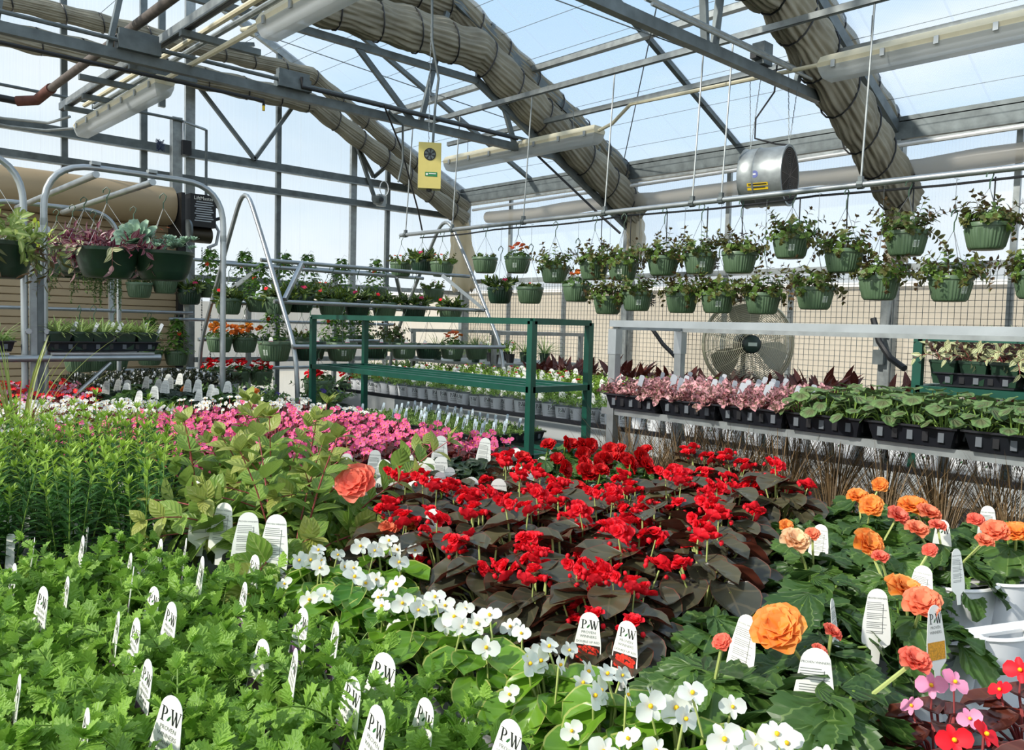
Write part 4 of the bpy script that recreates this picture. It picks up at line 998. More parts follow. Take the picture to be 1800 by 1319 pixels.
for s in range(4):   # verbena
    r = random.Random(s); b, tips = plant_stems(10+s, L_verb, stemgrn, n=15, R=.035, L=(.08, .15), lean=(.3, 2.2), curve=.9, nodes=5, leafL=.042, leafW=.031, shape='ovate', nseg=10, serr=.34, droop=.5, top=.62, tipn=4, lang=1.0, sag=.04)
    proto('verbena', 'potted_verbena', 'potted plant', POTW, b.mesh('foliage', angle=180), tagk='superbena', tagp=dict(x=.035, z=.092, tilt=-.12, roll=.12))
for s in range(3):   # angelonia
    b, tips = plant_stems(20+s, L_ang, stemgrn, n=7, R=.045, L=(.2, .34), lean=(.05, .5), curve=.3, nodes=13, leafL=.058, leafW=.013, shape='lance', nseg=5, pair=3, droop=.35, top=.55, tipn=7, tipm=L_angt, lang=1.1, srad=.0022, fold=.35, first=.1)
    proto('angelonia', 'potted_angelonia', 'potted plant', POTW2, b.mesh('foliage', angle=180), tagk='stick', tagp=dict(x=.05, z=.06, tilt=-.1, sc=1.4))
for s in range(3):   # fuchsia
    b, tips = plant_stems(30+s, L_fuch, stemred, n=9, R=.04, L=(.13, .34), lean=(.3, 2.0), curve=.6, nodes=6, leafL=.082, leafW=.055, shape='ovate', nseg=6, droop=.5, top=.6, tipn=3, tipm=L_fucht, lang=1.05, srad=.0025, cols=5, fold=.18, sag=.02)
    proto('fuchsia', 'potted_fuchsia', 'potted plant', POTW2, b.mesh('foliage', angle=180), tagk='back', tagp=dict(x=-.01, y=-.05, z=.05, sc=.95, tilt=-.15))
for s in range(3):   # green-leaved begonia, white flowers
    r = random.Random(40+s); b, tops = plant_rosette(40+s, L_wbeg, stempale, n=24, R=.09, H=.09, leafL=.07, leafW=.062, cup=.3, nseg=6, wave=.03)
    fl = [(blossom('single', P_white, k % 3, s=.0175), q, camface(r, .7), r.uniform(.8, 1.15)) for k, q in enumerate(onstems(b, tops, 8, r, (.01, .05)))]
    proto('wbegonia', 'potted_white_begonia', 'potted plant', POTW, b.mesh('foliage', angle=180), fl)
for s in range(4):   # bronze leaf double red
    r = random.Random(50+s); b, tops = plant_rosette(50+s, L_dbeg, stempale, n=26, R=.1, H=.13, leafL=.084, leafW=.076, cup=.35, nseg=6, wave=.03, tilt=.5)
    fl = [(blossom('cluster', P_red, k % 3, n=4), q, rotr(r, .5), r.uniform(.95, 1.35)) for k, q in enumerate(onstems(b, tops, 3 if s % 2 else 4, r, (.008, .045)))]
    proto('dbegonia', 'potted_double_begonia', 'potted plant', POTW2, b.mesh('foliage', angle=180), fl)
for key, col, nm in (('pink', P_pink, 'potted_pink_begonia'), ('white', P_white, 'potted_white_begonia'), ('redb', P_red, 'potted_red_begonia'), ('lpink', P_lpink, 'potted_pink_begonia')):
    for s in range(3):   # dark leaf single begonias
        r = random.Random(60+s); b, tops = plant_rosette(60+s, L_rbeg if key != 'pink' else L_rbeg, stemred, n=20, R=.075, H=.08, leafL=.052, leafW=.048, cup=.3, nseg=5, wave=.03)
        fl = [(blossom('single', col, k % 3, s=.0155), q, camface(r, .6), r.uniform(.8, 1.2)) for k, q in enumerate(onstems(b, tops, 5 if key == 'pink' else 4, r, (.015, .06), stemred))]
        proto(key, nm, 'potted plant', POTS, b.mesh('foliage', angle=180), fl)
def nonstop(key, leafm, cols, n, seed, pot=POTW2, tagk='plainpw', H=.1, sc=.037, tz=.07):
    for s in range(3):
        r = random.Random(seed+s); b, tops = plant_rosette(seed+s, leafm, stemgrn, n=22, R=.1, H=H, leafL=.085, leafW=.085, shape='lobed', nseg=16, serr=.09, cup=.12, fold=.12, wave=.07, tilt=.55, skew=.12, droop=.35)
        fl = [(blossom('double', cols[(k+s) % len(cols)], k % 2, s=sc, n=26), q, camface(r), r.uniform(.6, 1.1)) for k, q in enumerate(onstems(b, tops, n, r, (.03, .07), stemgrn, .003))]
        proto(key, 'potted_tuberous_begonia', 'potted plant', pot, b.mesh('foliage', angle=180), fl, None if (key == 'noncoral' and s == 2) else tagk, dict(x=.0, y=.02, z=tz, tilt=-.15, roll=.05, sc=1.1))
nonstop('nonorange', L_non, [P_orange, P_salmon, P_orange], 0, 80, tagk=None)
nonstop('nonpeach', L_non, [P_peach], 0, 84, tagk=None)
nonstop('nonplain', L_non, [P_salmon], 0, 88, tagk=None)
nonstop('noncoral', L_nond, [P_coral], 0, 90, tagk='back', H=.06, tz=.1)
nonstop('nonred', L_non, [P_deepred], 3, 94, H=.11, sc=.04)
for s in range(4):   # brown grass
    r = random.Random(100+s); b = MB()
    for k in range(70):
        a = r.random()*6.28; el = r.uniform(.8, 1.5); Lg = r.uniform(.22, .4)
        leaf(b, (.02*cos(a), .02*sin(a), 0), dirv(a, el), dirv(a+pi, .3), Lg, .0035, L_carex, 'strap', 5, .1, r.uniform(.0, .7), r=r)
    proto('carex', 'potted_brown_grass', 'potted grass', POTG, b.mesh('foliage', angle=180), tagk='back', tagp=dict(x=-.03, y=-.03, z=.03, sc=1.0))
def spider(key, seed, n, L, W, m, pot, name, el=(.2, 1.3), droop=.8, tagk=None, z0=.09, tagp={}):
    for s in range(2):
        r = random.Random(seed+s); b = MB()
        for k in range(n):
            a = r.random()*6.28; leaf(b, (.012*cos(a), .012*sin(a), 0), dirv(a, r.uniform(*el)), V((0, 0, 1)), L*r.uniform(.6, 1.1), W, m, 'strap', 6, .25, r.uniform(.4, 1)*droop, r=r)
        proto(key, name, 'potted plant', pot, b.mesh('foliage', angle=180), tagk=tagk if s else None, tagp=tagp, z0=z0)
POT3 = MB()
for i, (w, z) in enumerate(((.032, 0), (.042, .07), (.044, .07), (.044, .08), (.04, .08), (.039, .07))):
    POT3.add([(-w, -w, z), (w, -w, z), (w, w, z), (-w, w, z)], [], potdg)
for i in range(5):
    for k in range(4): POT3.f.append((i*4+k, i*4+(k+1) % 4, i*4+4+(k+1) % 4, i*4+4+k)); POT3.m.append(0)
POT3.add([(-.04, -.04, .068), (.04, -.04, .068), (.04, .04, .068), (-.04, .04, .068)], [(0, 1, 2, 3)], soil); POT3.f.append((3, 2, 1, 0)); POT3.m.append(0)
POT3 = POT3.mesh('pot', angle=20)
spider('spiderpot', 110, 60, .095, .009, L_spid, POT3, 'potted_spider_plant', el=(.1, 1.2), tagk='grey', tagp=dict(z=.02, sc=.95, roll=.45), z0=.07)
spider('spiderbig', 112, 60, .3, .012, L_spid, POTG, 'potted_spider_plant')
spider('spidergreen', 114, 50, .22, .01, leafmat('plain_spider_leaf', (96, 138, 52), (140, 172, 72), tr=.35), POTG, 'potted_spider_plant')
for s in range(4):   # small white pots on the rear bench
    b, _ = plant_stems(120+s, L_aly, stemgrn, n=12, R=.03, L=(.05, .09), lean=(.2, 1.8), curve=.6, nodes=4, leafL=.022, leafW=.009, shape='lance', nseg=3, pair=3, top=.7)
    fl = [(blossom('single', P_white, k, s=.014), (rnd.uniform(-.04, .04), rnd.uniform(-.04, .04), .07), rotr(rnd), 1) for k in range(2)]
    proto('alyssum', 'small_white_pot', 'potted plant', POTW, b.mesh('foliage', angle=180), fl if s % 2 else [], tagk='plainpw' if s % 2 == 0 else None, tagp=dict(z=.08, y=.03, sc=.9, tilt=-.15))
    b, _ = plant_stems(125+s, leafmat('mixed_green_leaf', (92, 136, 48), (156, 184, 76), tr=.3), stemgrn, n=12, R=.04, L=(.08, .14), lean=(.1, 1.5), curve=.6, nodes=4, leafL=.035, leafW=.022, nseg=4, pair=3, top=.7)
    proto('leafy', 'leafy_potted_plant', 'potted plant', POTB, b.mesh('foliage', angle=180), [(blossom('double', P_red if s % 2 else P_orange, 0, s=.02, n=12), (.03, .0, .12), (0, 0, 0), 1)] if s > 2 else [], tagk='plainpw' if s != 1 else None, tagp=dict(z=.10, y=.03, tilt=-.15))
for s in range(3):
    b, _ = plant_stems(130+s, L_canna, stemred, n=5, R=.03, L=(.08, .16), lean=(.1, .5), curve=.2, nodes=2, leafL=.2, leafW=.065, shape='lance', nseg=5, pair=1, top=.9, lang=.5, droop=.4, cols=3)
    proto('canna', 'bronze_canna_pot', 'potted plant', POTB, b.mesh('foliage', angle=180), tagk='redpic' if s else None, tagp=dict(z=.12, y=.03))
    b, _ = plant_stems(135+s, L_coleus, stemred, n=9, R=.04, L=(.08, .15), lean=(.1, 1.2), curve=.4, nodes=3, leafL=.06, leafW=.04, nseg=6, serr=.15, top=.8)
    proto('coleus', 'potted_coleus', 'potted plant', POTB, b.mesh('foliage', angle=180))
for s in range(2):
    b, _ = plant_stems(140+s, L_tradg, stemred, n=12, R=.03, L=(.07, .13), lean=(.4, 2.2), curve=.8, nodes=4, leafL=.038, leafW=.016, shape='lance', nseg=4, pair=2, top=.8)
    proto('tradpot', 'potted_striped_inch_plant', 'potted plant', POT3, b.mesh('foliage', angle=180), z0=.07)
    b, _ = plant_stems(145+s, leafmat('petunia_leaf', (76, 112, 58), (122, 152, 86), tr=.3), stemgrn, n=18, R=.09, L=(.14, .26), lean=(.2, 1.8), curve=.7, nodes=6, leafL=.055, leafW=.03, nseg=5, pair=2, top=.7)
    PB = MB(); PB.lathe([(0, 0), (.12, 0), (.165, .2), (.18, .2), (.18, .23), (.165, .23), (.16, .2), (0, .2)], potdg, 32)
    fl = [(blossom('five', petalmat('violet_petal', (70, 48, 130), (100, 80, 170)), k, s=.03), (rnd.uniform(-.13, .13), rnd.uniform(-.13, .13), .14), rotr(rnd), 1) for k in range(5)]
    pb_ = PB; rectf(pb_, -.03, .08, .03, .13, mat('magenta_picture', (206, 40, 110), .5), lambda x, z: V((x, -sqrt(max(0, (.12+.045*z/.2+.002)**2-x*x)), z)))
    proto('petunia', 'large_potted_petunia', 'potted plant', pb_.mesh('pot'), b.mesh('foliage', angle=180), fl, z0=.2)
    b, _ = plant_stems(148+s, leafmat('black_green_leaf', (36, 46, 30), (60, 66, 40), tr=.15), stembrn, n=12, R=.04, L=(.05, .09), lean=(.3, 2.2), curve=.7, nodes=4, leafL=.03, leafW=.018, nseg=3, pair=3, top=.8)
    proto('darksmall', 'dark_leaved_small_pot', 'potted plant', POTW, b.mesh('foliage', angle=180), tagk='grey', tagp=dict(z=.05, y=0, tilt=-.1, sc=1.1))
r = random.Random(5); b = MB()
for k in range(46):
    a = r.random()*6.28; leaf(b, (.04*cos(a), .04*sin(a), 0), dirv(a, r.uniform(.9, 1.5)), dirv(a+pi, .3), r.uniform(.3, .62), .007, L_grass, 'strap', 7, .2, r.uniform(.1, .7), r=r)
proto('greengrass', 'potted_green_grass', 'potted grass', POTG, b.mesh('foliage', angle=180))

# hanging baskets
def basket_pot(r=.129, h=.155, n=144, nrib=36, m=potg, stick=True):
    b = MB(); rb = r*.72
    b.lathe([(0, 0), (rb*.95, 0), (rb, .006, 0), (rb+.1*(r-rb), h*.12, 1), (rb+.78*(r-rb)*.9, h*.72, 1), (r*.94, h*.78, 0), (r*.95, h*.84)], m, n, rib=.006, nrib=nrib)
    b.lathe([(r*.95, h*.84), (r, h*.84), (r*1.01, h*.98), (r*.99, h), (r*.93, h), (r*.92, h*.85)], m, 48); b.lathe([(r*.925, h*.88), (0, h*.93)], soil, 32)
    if stick:
        rr = lambda z: rb+(r-rb)*.9*z/h*1.05+.0045
        rectf(b, -.022, h*.3, .022, h*.58, stickerm, lambda x, z: V((rr(z)*sin(x/rr(z)), -rr(z)*cos(x/rr(z)), z)), 4)
        for k in range(4): rectf(b, -.018, h*(.34+.055*k), .008+.003*k, h*(.36+.055*k), tagg, lambda x, z: V(((rr(z)+.001)*sin(x/rr(z)), -(rr(z)+.001)*cos(x/rr(z)), z)), 2)
    return b
BPS = basket_pot().mesh('pot', angle=60); BP = basket_pot(stick=False).mesh('pot', angle=60)
BPD = basket_pot(m=potdg, stick=False, nrib=30).mesh('pot', angle=60)
HR = .31
def hanger_mesh(r=.128, z0=.15, H=HR, m=wirem):
    b = MB()
    for k in range(3):
        a = 2*pi*k/3+.4; b.tube([(r*cos(a), r*sin(a), z0), (0, 0, z0+H-.06)], .0016, m, 5); b.lathe([(.005, -.01), (.005, .012)], hookg, 6, c=(r*cos(a), r*sin(a), z0))
    b.tube([(0, 0, z0+H-.07), (0, 0, z0+H-.02), (.012, 0, z0+H+.0), (.02, 0, z0+H+.03), (.0, 0, z0+H+.052), (-.022, 0, z0+H+.03), (-.024, 0, z0+H+.01)], .004, hookg, 6)
    return b
HANG = hanger_mesh().mesh('hanger')
b = MB(); b.tube([(0, 0, 0), (0, 0, 1)], .0015, wirem, 5); b.tube([(0, 0, .96), (.02, 0, 1.0), (-.02, 0, 1.02)], .003, hookg, 5); WIRE = b.mesh('extension_wire')
b = MB(); b.tube([(0, 0, 0), (0, 0, 1)], .0045, blackm, 6); b.tube([(0, 0, 0), (0, 0, .3)], .008, white, 8); DRIP = b.mesh('drip_tube')
def basket(key, foliage, fl=(), pot=None, tagk=None, name='hanging_basket', hang=True, z0=.14, tagp=None):
    t = thing(name, 'prototype', 'hanging basket'); obj('pot', pot or BP, t)
    if hang: obj('hanger', HANG, t)
    obj('foliage', foliage, t, (0, 0, z0))
    for me, l, rt, s in fl:
        o = obj('blossom', me, t, (l[0], l[1], l[2]+z0), rt); o.scale = (s,)*3
    if tagk: add_tag(t, tagk, **(tagp or dict(x=.03, y=-.09, z=.1, tilt=-.1)))
    PROTO.setdefault(key, []).append(t)
for s in range(4):
    b, tips = plant_stems(200+s, L_bask, stembrn, n=30, R=.09, L=(.08, .23), lean=(.2, 2.4), curve=.75, nodes=5, leafL=.055, leafW=.04, nseg=4, droop=.6, top=.65, lang=1.05, tipn=2, tipm=L_baskd, sag=.03, srad=.0018)
    basket('fuchbasket', b.mesh('foliage', angle=180), pot=BPS if s % 2 else BP)
for s in range(2):
    b, tips = plant_stems(210+s, L_bask, stemgrn, n=26, R=.1, L=(.05, .12), lean=(.3, 2.0), curve=.7, nodes=4, leafL=.032, leafW=.026, nseg=4, pair=3, top=.8)
    fl = [(blossom('five', P_coral, 0, s=.018), (rnd.uniform(-.08, .08), -.06, .09), rotr(rnd), 1) for k in range(2)]
    basket('bushy', b.mesh('foliage', angle=180), fl, pot=BP)
    b, tips = plant_stems(214+s, L_impat, stembrn, n=12, R=.09, L=(.03, .07), lean=(.3, 1.9), curve=.6, nodes=3, leafL=.04, leafW=.024, nseg=4, pair=3)
    basket('low', b.mesh('foliage', angle=180), [(blossom('five', P_red, 0, s=.014), (rnd.uniform(-.08, .08), -.06, .05), rotr(rnd), 1) for k in range(2)], pot=BP)
    b, tops = plant_rosette(216+s, L_non, stemgrn, n=22, R=.12, H=.08, leafL=.06, leafW=.05, shape='lobed', nseg=8, serr=.12)
    q = onstems(b, tops, 8, random.Random(s), (.03, .06), stemgrn)
    basket('orangebeg', b.mesh('foliage', angle=180), [(blossom('double', (P_orange, P_salmon)[k % 2], k % 2, s=.026, n=18), p, rotr(rnd), 1.1) for k, p in enumerate(q)], pot=BPS)
    basket('orangefull', b.mesh('foliage', angle=180), [(blossom('double', (P_orange, petalmat('amber_petal', (246, 160, 40), (250, 190, 80)))[(k+s) % 2], k % 2, s=.03, n=18), p+V((0, -.02, .01)), rotr(rnd), 1.15) for k, p in enumerate(q)]+
           [(blossom('double', P_orange, k % 2, s=.03, n=18), (rnd.uniform(-.15, .15), -.12+rnd.random()*.2, .05+.08*rnd.random()), camface(rnd), 1) for k in range(11)], pot=BP)
    basket('redfull', b.mesh('foliage', angle=180), [(blossom('double', P_red if k % 2 else P_deepred, k % 2, s=.028, n=18), p, rotr(rnd), 1.1) for k, p in enumerate(q)]+[(blossom('double', P_red, 0, s=.028, n=18), (rnd.uniform(-.13, .13), -.12+.15*rnd.random(), .05+.07*rnd.random()), camface(rnd), 1) for k in range(7)], pot=BP, tagk='redpic')
    b, tips = plant_stems(218+s, L_impat, stemgrn, n=16, R=.09, L=(.05, .11), lean=(.3, 2.2), curve=.6, nodes=3, leafL=.085, leafW=.032, shape='lance', nseg=5, pair=3, top=.9, cols=5)
    basket('impatiens', b.mesh('foliage', angle=180), [(blossom('five', (P_red, petalmat('magenta_petal', (214, 20, 84), (240, 60, 120)))[s], 0, s=.026), (rnd.uniform(-.1, .1), -.08, .09), (.9, 0, 0), .8) for k in range(1+s)], pot=BPD if s else BP, tagk='pinkpic' if s else None)
    r = random.Random(s); b = MB()
    for k in range(24):
        a = r.random()*6.28; leaf(b, (.09*cos(a), .09*sin(a), 0), dirv(a, r.uniform(0, .6)), V((0, 0, 1)), .05, .03, L_rbeg, 'ovate', 4, .2, .5, r=r)
    basket('bare', b.mesh('foliage', angle=180), [(blossom('five', P_white, 0, s=.012), (.02, -.05, .03), rotr(r), 1)], pot=BPD if s else BPS, tagk='pinkpic')
    # climbing vine on a small wire cone
    r = random.Random(20+s); b = MB()
    for k in range(4): a = k*pi/2; b.tube([(.08*cos(a), .08*sin(a), 0), (0, 0, .36)], .002, hookg, 4)
    for k in range(240):
        f = r.random()**.8; a = r.random()*6.28; R_ = (.125*(1-f)+.025)*r.uniform(.6, 1.2); leaf(b, (R_*cos(a), R_*sin(a), .36*f), dirv(a, r.uniform(-.7, .3)), dirv(a, .9), .055*r.uniform(.6, 1.1), .04, L_vine, 'ovate', 5, .15, .4, serr=.12, r=r)
    for k in range(8): a = r.random()*6.28; leaf(b, (.11*cos(a), .11*sin(a), .02), dirv(a, -.6), dirv(a, .8), .06, .045, L_vine, 'ovate', 5, .1, .4, r=r)
    b.tube([(.01*sin(i), .008*cos(i*1.3)+.02*i, .36+.02*sin(i*.9)+.01*i) for i in range(6)], .001, stembrn, 4)
    basket('vine', b.mesh('foliage', angle=180), [(blossom('five', petalmat('scarlet_petal', (226, 62, 30), (240, 90, 50)), 0, s=.02), (.09*cos(a), .09*sin(a), z), (pi/2, 0, a+pi/2), 1.2) for a, z in ((-1.5, .2), (-2.6, .1))[:1+s]], pot=BP)
    b = MB(); r = random.Random(33+s)
    for k in range(80):
        a = r.random()*6.28; leaf(b, (.05*cos(a), .05*sin(a), 0), dirv(a, r.uniform(.3, 1.3)), V((0, 0, 1)), .2*r.uniform(.6, 1.1), .006, L_spid, 'strap', 6, .2, r.uniform(.3, 1), r=r)
    basket('grassy', b.mesh('foliage', angle=180), pot=BP, tagk='pinkpic')
# large bowls
def big_pot():
    b = MB(); r = .19; b.lathe([(0, 0), (.12, 0), (.135, .01), (.155, .05), (.158, .055), (r*.96, .16), (r, .165), (r*1.01, .185), (r*.95, .185), (r*.93, .16)], potdg, 48); b.lathe([(r*.93, .165), (0, .17)], soil, 32); return b.mesh('pot', angle=50)
BIG = big_pot()
r = random.Random(50)
b, _ = plant_stems(300, L_trad, stemred, n=34, R=.16, L=(.08, .2), lean=(.5, 2.7), curve=.9, nodes=5, leafL=.07, leafW=.028, nseg=5, shape='lance', pair=1, top=.9, lang=.9, fold=.5, cols=5)
c, _ = plant_stems(301, L_tradg, stemred, n=10, R=.17, L=(.12, .3), lean=(1.6, 3.0), curve=.9, nodes=6, leafL=.075, leafW=.028, nseg=5, shape='lance', pair=1, top=1, cols=5, sag=.1); b.merge(c)
basket('purple', b.mesh('foliage', angle=180), pot=BIG, z0=.17)
b = MB()
def rosette_succ(b, c, R, n, tilt, seed):
    r = random.Random(seed); Mx = Matrix.Translation(c) @ Euler(tilt).to_matrix().to_4x4(); q = MB()
    for k in range(n):
        f = k/n; el = 1.35*(1-f)+.12; a = k*2.39996
        leaf(q, (0, 0, 0), dirv(a, el), -dirv(a, 0)*.7+V((0, 0, 1)), R*(.4+.6*f), R*(.2+.28*f), L_ech, 'petal', 5, .0, -.15, cup=.4, cols=5, tint=r.random(), r=r)
    b.merge(q, Mx)
rosette_succ(b, (-.11, -.13, .07), .16, 44, (.95, -.2, 0), 1)
for k in range(34):
    a = r.random()*6.28; d = r.uniform(.02, .18); rosette_succ(b, (.06+d*cos(a), -.03+d*sin(a), .03+.07*r.random()), r.uniform(.03, .055), 16, (r.uniform(0, .7), r.uniform(-.4, .4), 0), k)
basket('succulent', b.mesh('foliage', angle=180), [(blossom('five', P_salmon, 0, s=.015), (.08, -.12, .16), rotr(rnd), 1.2), (blossom('five', P_salmon, 0, s=.015), (.03, -.1, .15), rotr(rnd), 1)], pot=BIG, z0=.17)
b = MB()
for k in range(26):   # trailing strings
    a = r.random()*6.28; L_ = r.uniform(.15, .4); x, y = .17*cos(a), .17*sin(a)
    P = [V((x, y, 0)), V((x*1.1, y*1.1, -.02)), V((x*1.12, y*1.12, -L_*.5)), V((x*1.12, y*1.12, -L_))]; stem(b, P, .0015, stemgrn)
    for i in range(int(L_/.012)):
        a2 = r.random()*6.28; leaf(b, V((x*1.12, y*1.12, -.02-i*.012)), dirv(a2, -.5), dirv(a2, .8), .022, .014, leafmat('trailing_leaf', (72, 104, 56), (116, 144, 84), tr=.25), 'ovate', 3, .1, .2, r=r)
for k in range(60):
    a = r.random()*6.28; d = r.uniform(0, .17); leaf(b, (d*cos(a), d*sin(a), .02), dirv(a, r.uniform(.1, 1.2)), V((0, 0, 1)), .06, .035, L_lime if k % 2 else L_tradg, 'ovate', 4, .2, .4, r=r)
basket('trailing', b.mesh('foliage', angle=180), pot=BIG, z0=.17)
b, _ = plant_stems(310, L_lime, stemgrn, n=26, R=.13, L=(.1, .26), lean=(.3, 2.6), curve=.8, nodes=5, leafL=.07, leafW=.045, nseg=5, pair=2, top=.8)
basket('lime', b.mesh('foliage', angle=180), pot=BIG, z0=.17)
b, _ = plant_stems(312, leafmat('variegated_leaf', (110, 142, 62), (176, 194, 110), center=(200, 210, 140), tr=.3), stemgrn, n=30, R=.13, L=(.12, .3), lean=(.2, 2.4), curve=.8, nodes=5, leafL=.08, leafW=.035, nseg=5, pair=2, top=.8)
c, _ = plant_stems(313, L_baskd, stembrn, n=14, R=.15, L=(.2, .4), lean=(2.2, 3.0), curve=.9, nodes=7, leafL=.08, leafW=.02, nseg=5, pair=2, shape='lance', sag=.1); b.merge(c)
basket('variegated', b.mesh('foliage', angle=180), pot=BIG, z0=.17)

HANGB = hanger_mesh(.183, .18, .40, mat('white_wire', (206, 206, 200), .4)).mesh('hanger')
for k in ('purple', 'succulent', 'trailing', 'lime', 'variegated'):
    for t in PROTO[k]:
        for c in t.children:
            if c.name.startswith('hanger'): c.data = HANGB
YC = -YAW; LAST = [None]
def put(*a, **k):
    LAST[0] = put_(*a, **k); return LAST[0]
def put_(key, loc, rz=None, sc=1, label='', name=None, group=None, tagyaw=None, var=None):
    P = PROTO[key]; t = P[rnd.randrange(len(P)) if var is None else var % len(P)]
    return dup(t, loc, rnd.random()*6.28 if rz is None else rz, sc, label, group, tagyaw)
# ---------------------------------------------------------------- hanging baskets
def hang(key, px, py, pipez, label, X=None, Y=None, group=None, sc=1, var=None, rz=None, drip=False, big=False):
    q = at(px, py, X=X, Y=Y); h0 = .185 if big else .155; HH = .47 if big else .36
    o = put(key, (q.x, q.y, q.z-h0*sc), YC+rnd.uniform(-.6, .6) if rz is None else rz, sc, label, group=group, tagyaw=YC+rnd.uniform(-.3, .3), var=var)
    H = (pipez+.0-q.z)/sc; s = min(1.15, H/HH)
    for c in o.children:
        if c.name.startswith('hanger'):
            c.scale = (1, 1, s); c.location = (0, 0, h0*(1-s))
    rest = H-HH*s
    if rest > .02:
        w = obj('extension_wire', WIRE, o, (0, 0, h0+HH*s-.03)); w.scale = (1, 1, rest)
    if drip:
        w = obj('drip_tube', DRIP, o, (.05, .03, h0+.02)); w.scale = (1, 1, max(.1, (pipez-.03-q.z)/sc-.02))
    return o
up = [('bushy', 705, 462), ('impatiens', 742, 457), ('bushy', 777, 461), ('low', 853, 453), ('orangebeg', 910, 452), ('fuchbasket', 975, 468), ('fuchbasket', 1044, 461), ('fuchbasket', 1095, 461),
      ('fuchbasket', 1166, 451), ('fuchbasket', 1231, 447), ('fuchbasket', 1300, 444), ('fuchbasket', 1391, 416), ('fuchbasket', 1484, 439), ('fuchbasket', 1594, 407), ('fuchbasket', 1736, 393), ('fuchbasket', 1870, 380)]
lo = [('impatiens', 879, 506), ('low', 932, 505), ('orangebeg', 1014, 500), ('fuchbasket', 1069, 521), ('fuchbasket', 1120, 514), ('fuchbasket', 1199, 516), ('fuchbasket', 1262, 515), ('fuchbasket', 1341, 515),
      ('fuchbasket', 1433, 505), ('fuchbasket', 1546, 486), ('fuchbasket', 1672, 486), ('fuchbasket', 1826, 478)]
wd = {'bushy': 'bushy light green leaves', 'impatiens': 'broad dark leaves', 'low': 'low sparse leaves', 'orangebeg': 'orange flowers', 'fuchbasket': 'trailing leaves'}
for i, (k, x, y) in enumerate(up):
    hang(k, x, y, PZ, 'green basket of %s, %s from gable in the long pipe upper row' % (wd[k], ordn(i)), X=PX, var=i, group='baskets on the long pipe, upper row', drip=i > 5)
for i, (k, x, y) in enumerate(lo):
    hang(k, x, y, PZ, 'green basket of %s, %s from gable in the long pipe lower row' % (wd[k], ordn(i)), X=PX, var=i+1, group='baskets on the long pipe, lower row')
# pipe rack, near side
rows = [(6.85, 2.03, 'near top bar of rack', [('impatiens', 490, 523), ('impatiens', 527, 520), ('impatiens', 583, 526), ('impatiens', 628, 528), ('impatiens', 676, 532), ('impatiens', 728, 536), ('impatiens', 792, 540)]),
        (6.59, 1.66, 'near middle bar of rack', [('bare', 483, 600), ('bare', 545, 600), ('bare', 601, 602), ('bare', 660, 602), ('bare', 710, 603), ('bare', 752, 604), ('orangebeg', 795, 605), ('grassy', 838, 606)]),
        (6.25, 1.28, 'near bottom bar of rack', [('redfull', 560, 668), ('redfull', 620, 672), ('redfull', 676, 672)]),
        (7.72, 2.03, 'far top bar of rack', [('impatiens', 402, 525), ('vine', 455, 522), ('bushy', 575, 510), ('bushy', 762, 508)]),
        (7.93, 1.66, 'far middle bar of rack', [('orangefull', 386, 592), ('orangefull', 430, 593), ('vine', 480, 592), ('bushy', 530, 592), ('vine', 585, 594), ('fuchbasket', 690, 595)]),
        (8.25, 1.28, 'far bottom bar of rack', [('redfull', 371, 652), ('redfull', 418, 652), ('redfull', 459, 652)])]
wd.update({'bare': 'bare soil with picture tag', 'grassy': 'fine grassy leaves', 'orangefull': 'abundant orange begonias', 'redfull': 'red begonias', 'vine': 'climbing vine'})
for Y, z, nm, L in rows:
    for i, (k, x, y) in enumerate(L):
        hang(k, x, y, z, 'basket of %s, %s from door end, %s' % (wd[k], ordn(i), nm), Y=Y, var=i, group='baskets on the pipe rack, '+nm, sc=1.12 if nm == 'near middle bar of rack' and i < 3 else 1)
for i, (x, y, z, Y) in enumerate(((370, 497, 2.12, 8.7), (430, 499, 2.12, 8.7), (500, 500, 2.12, 8.7), (541, 501, 2.12, 8.7), (600, 507, 2.12, 8.7), (660, 506, 2.12, 8.7), (640, 590, 1.48, 8.7), (610, 590, 1.48, 8.7))):
    hang('vine', x, y, z, 'climbing vine basket, %s from door on %s rail of silver stand' % (ordn(i if i < 6 else i-6), 'upper' if i < 6 else 'lower'), Y=Y, group='vine baskets by the gable', sc=1.05)
for i, (k, x, y, z) in enumerate((('vine', 311, 617, 1.55), ('vine', 263, 616, 1.55), ('low', 290, 490, 2.1), ('low', 245, 497, 2.1), ('impatiens', 333, 510, 2.1))):
    hang(k, x, y, z, 'green basket of %s before the tan door, %s' % (wd[k], ['nearest the pipe rack', 'just behind the shelf end', 'below the succulent basket', 'below the purple basket', 'nearest the black guide rail'][i]), Y=8.7, group='baskets before the tan door')
for i, (x, y) in enumerate(((140, 622), (165, 620), (200, 620))):
    hang('low', x, y, 1.6, 'green basket seen under the cantilever shelf, %s from the post' % ordn(i), Y=7.6, group='baskets under the cantilever shelf')
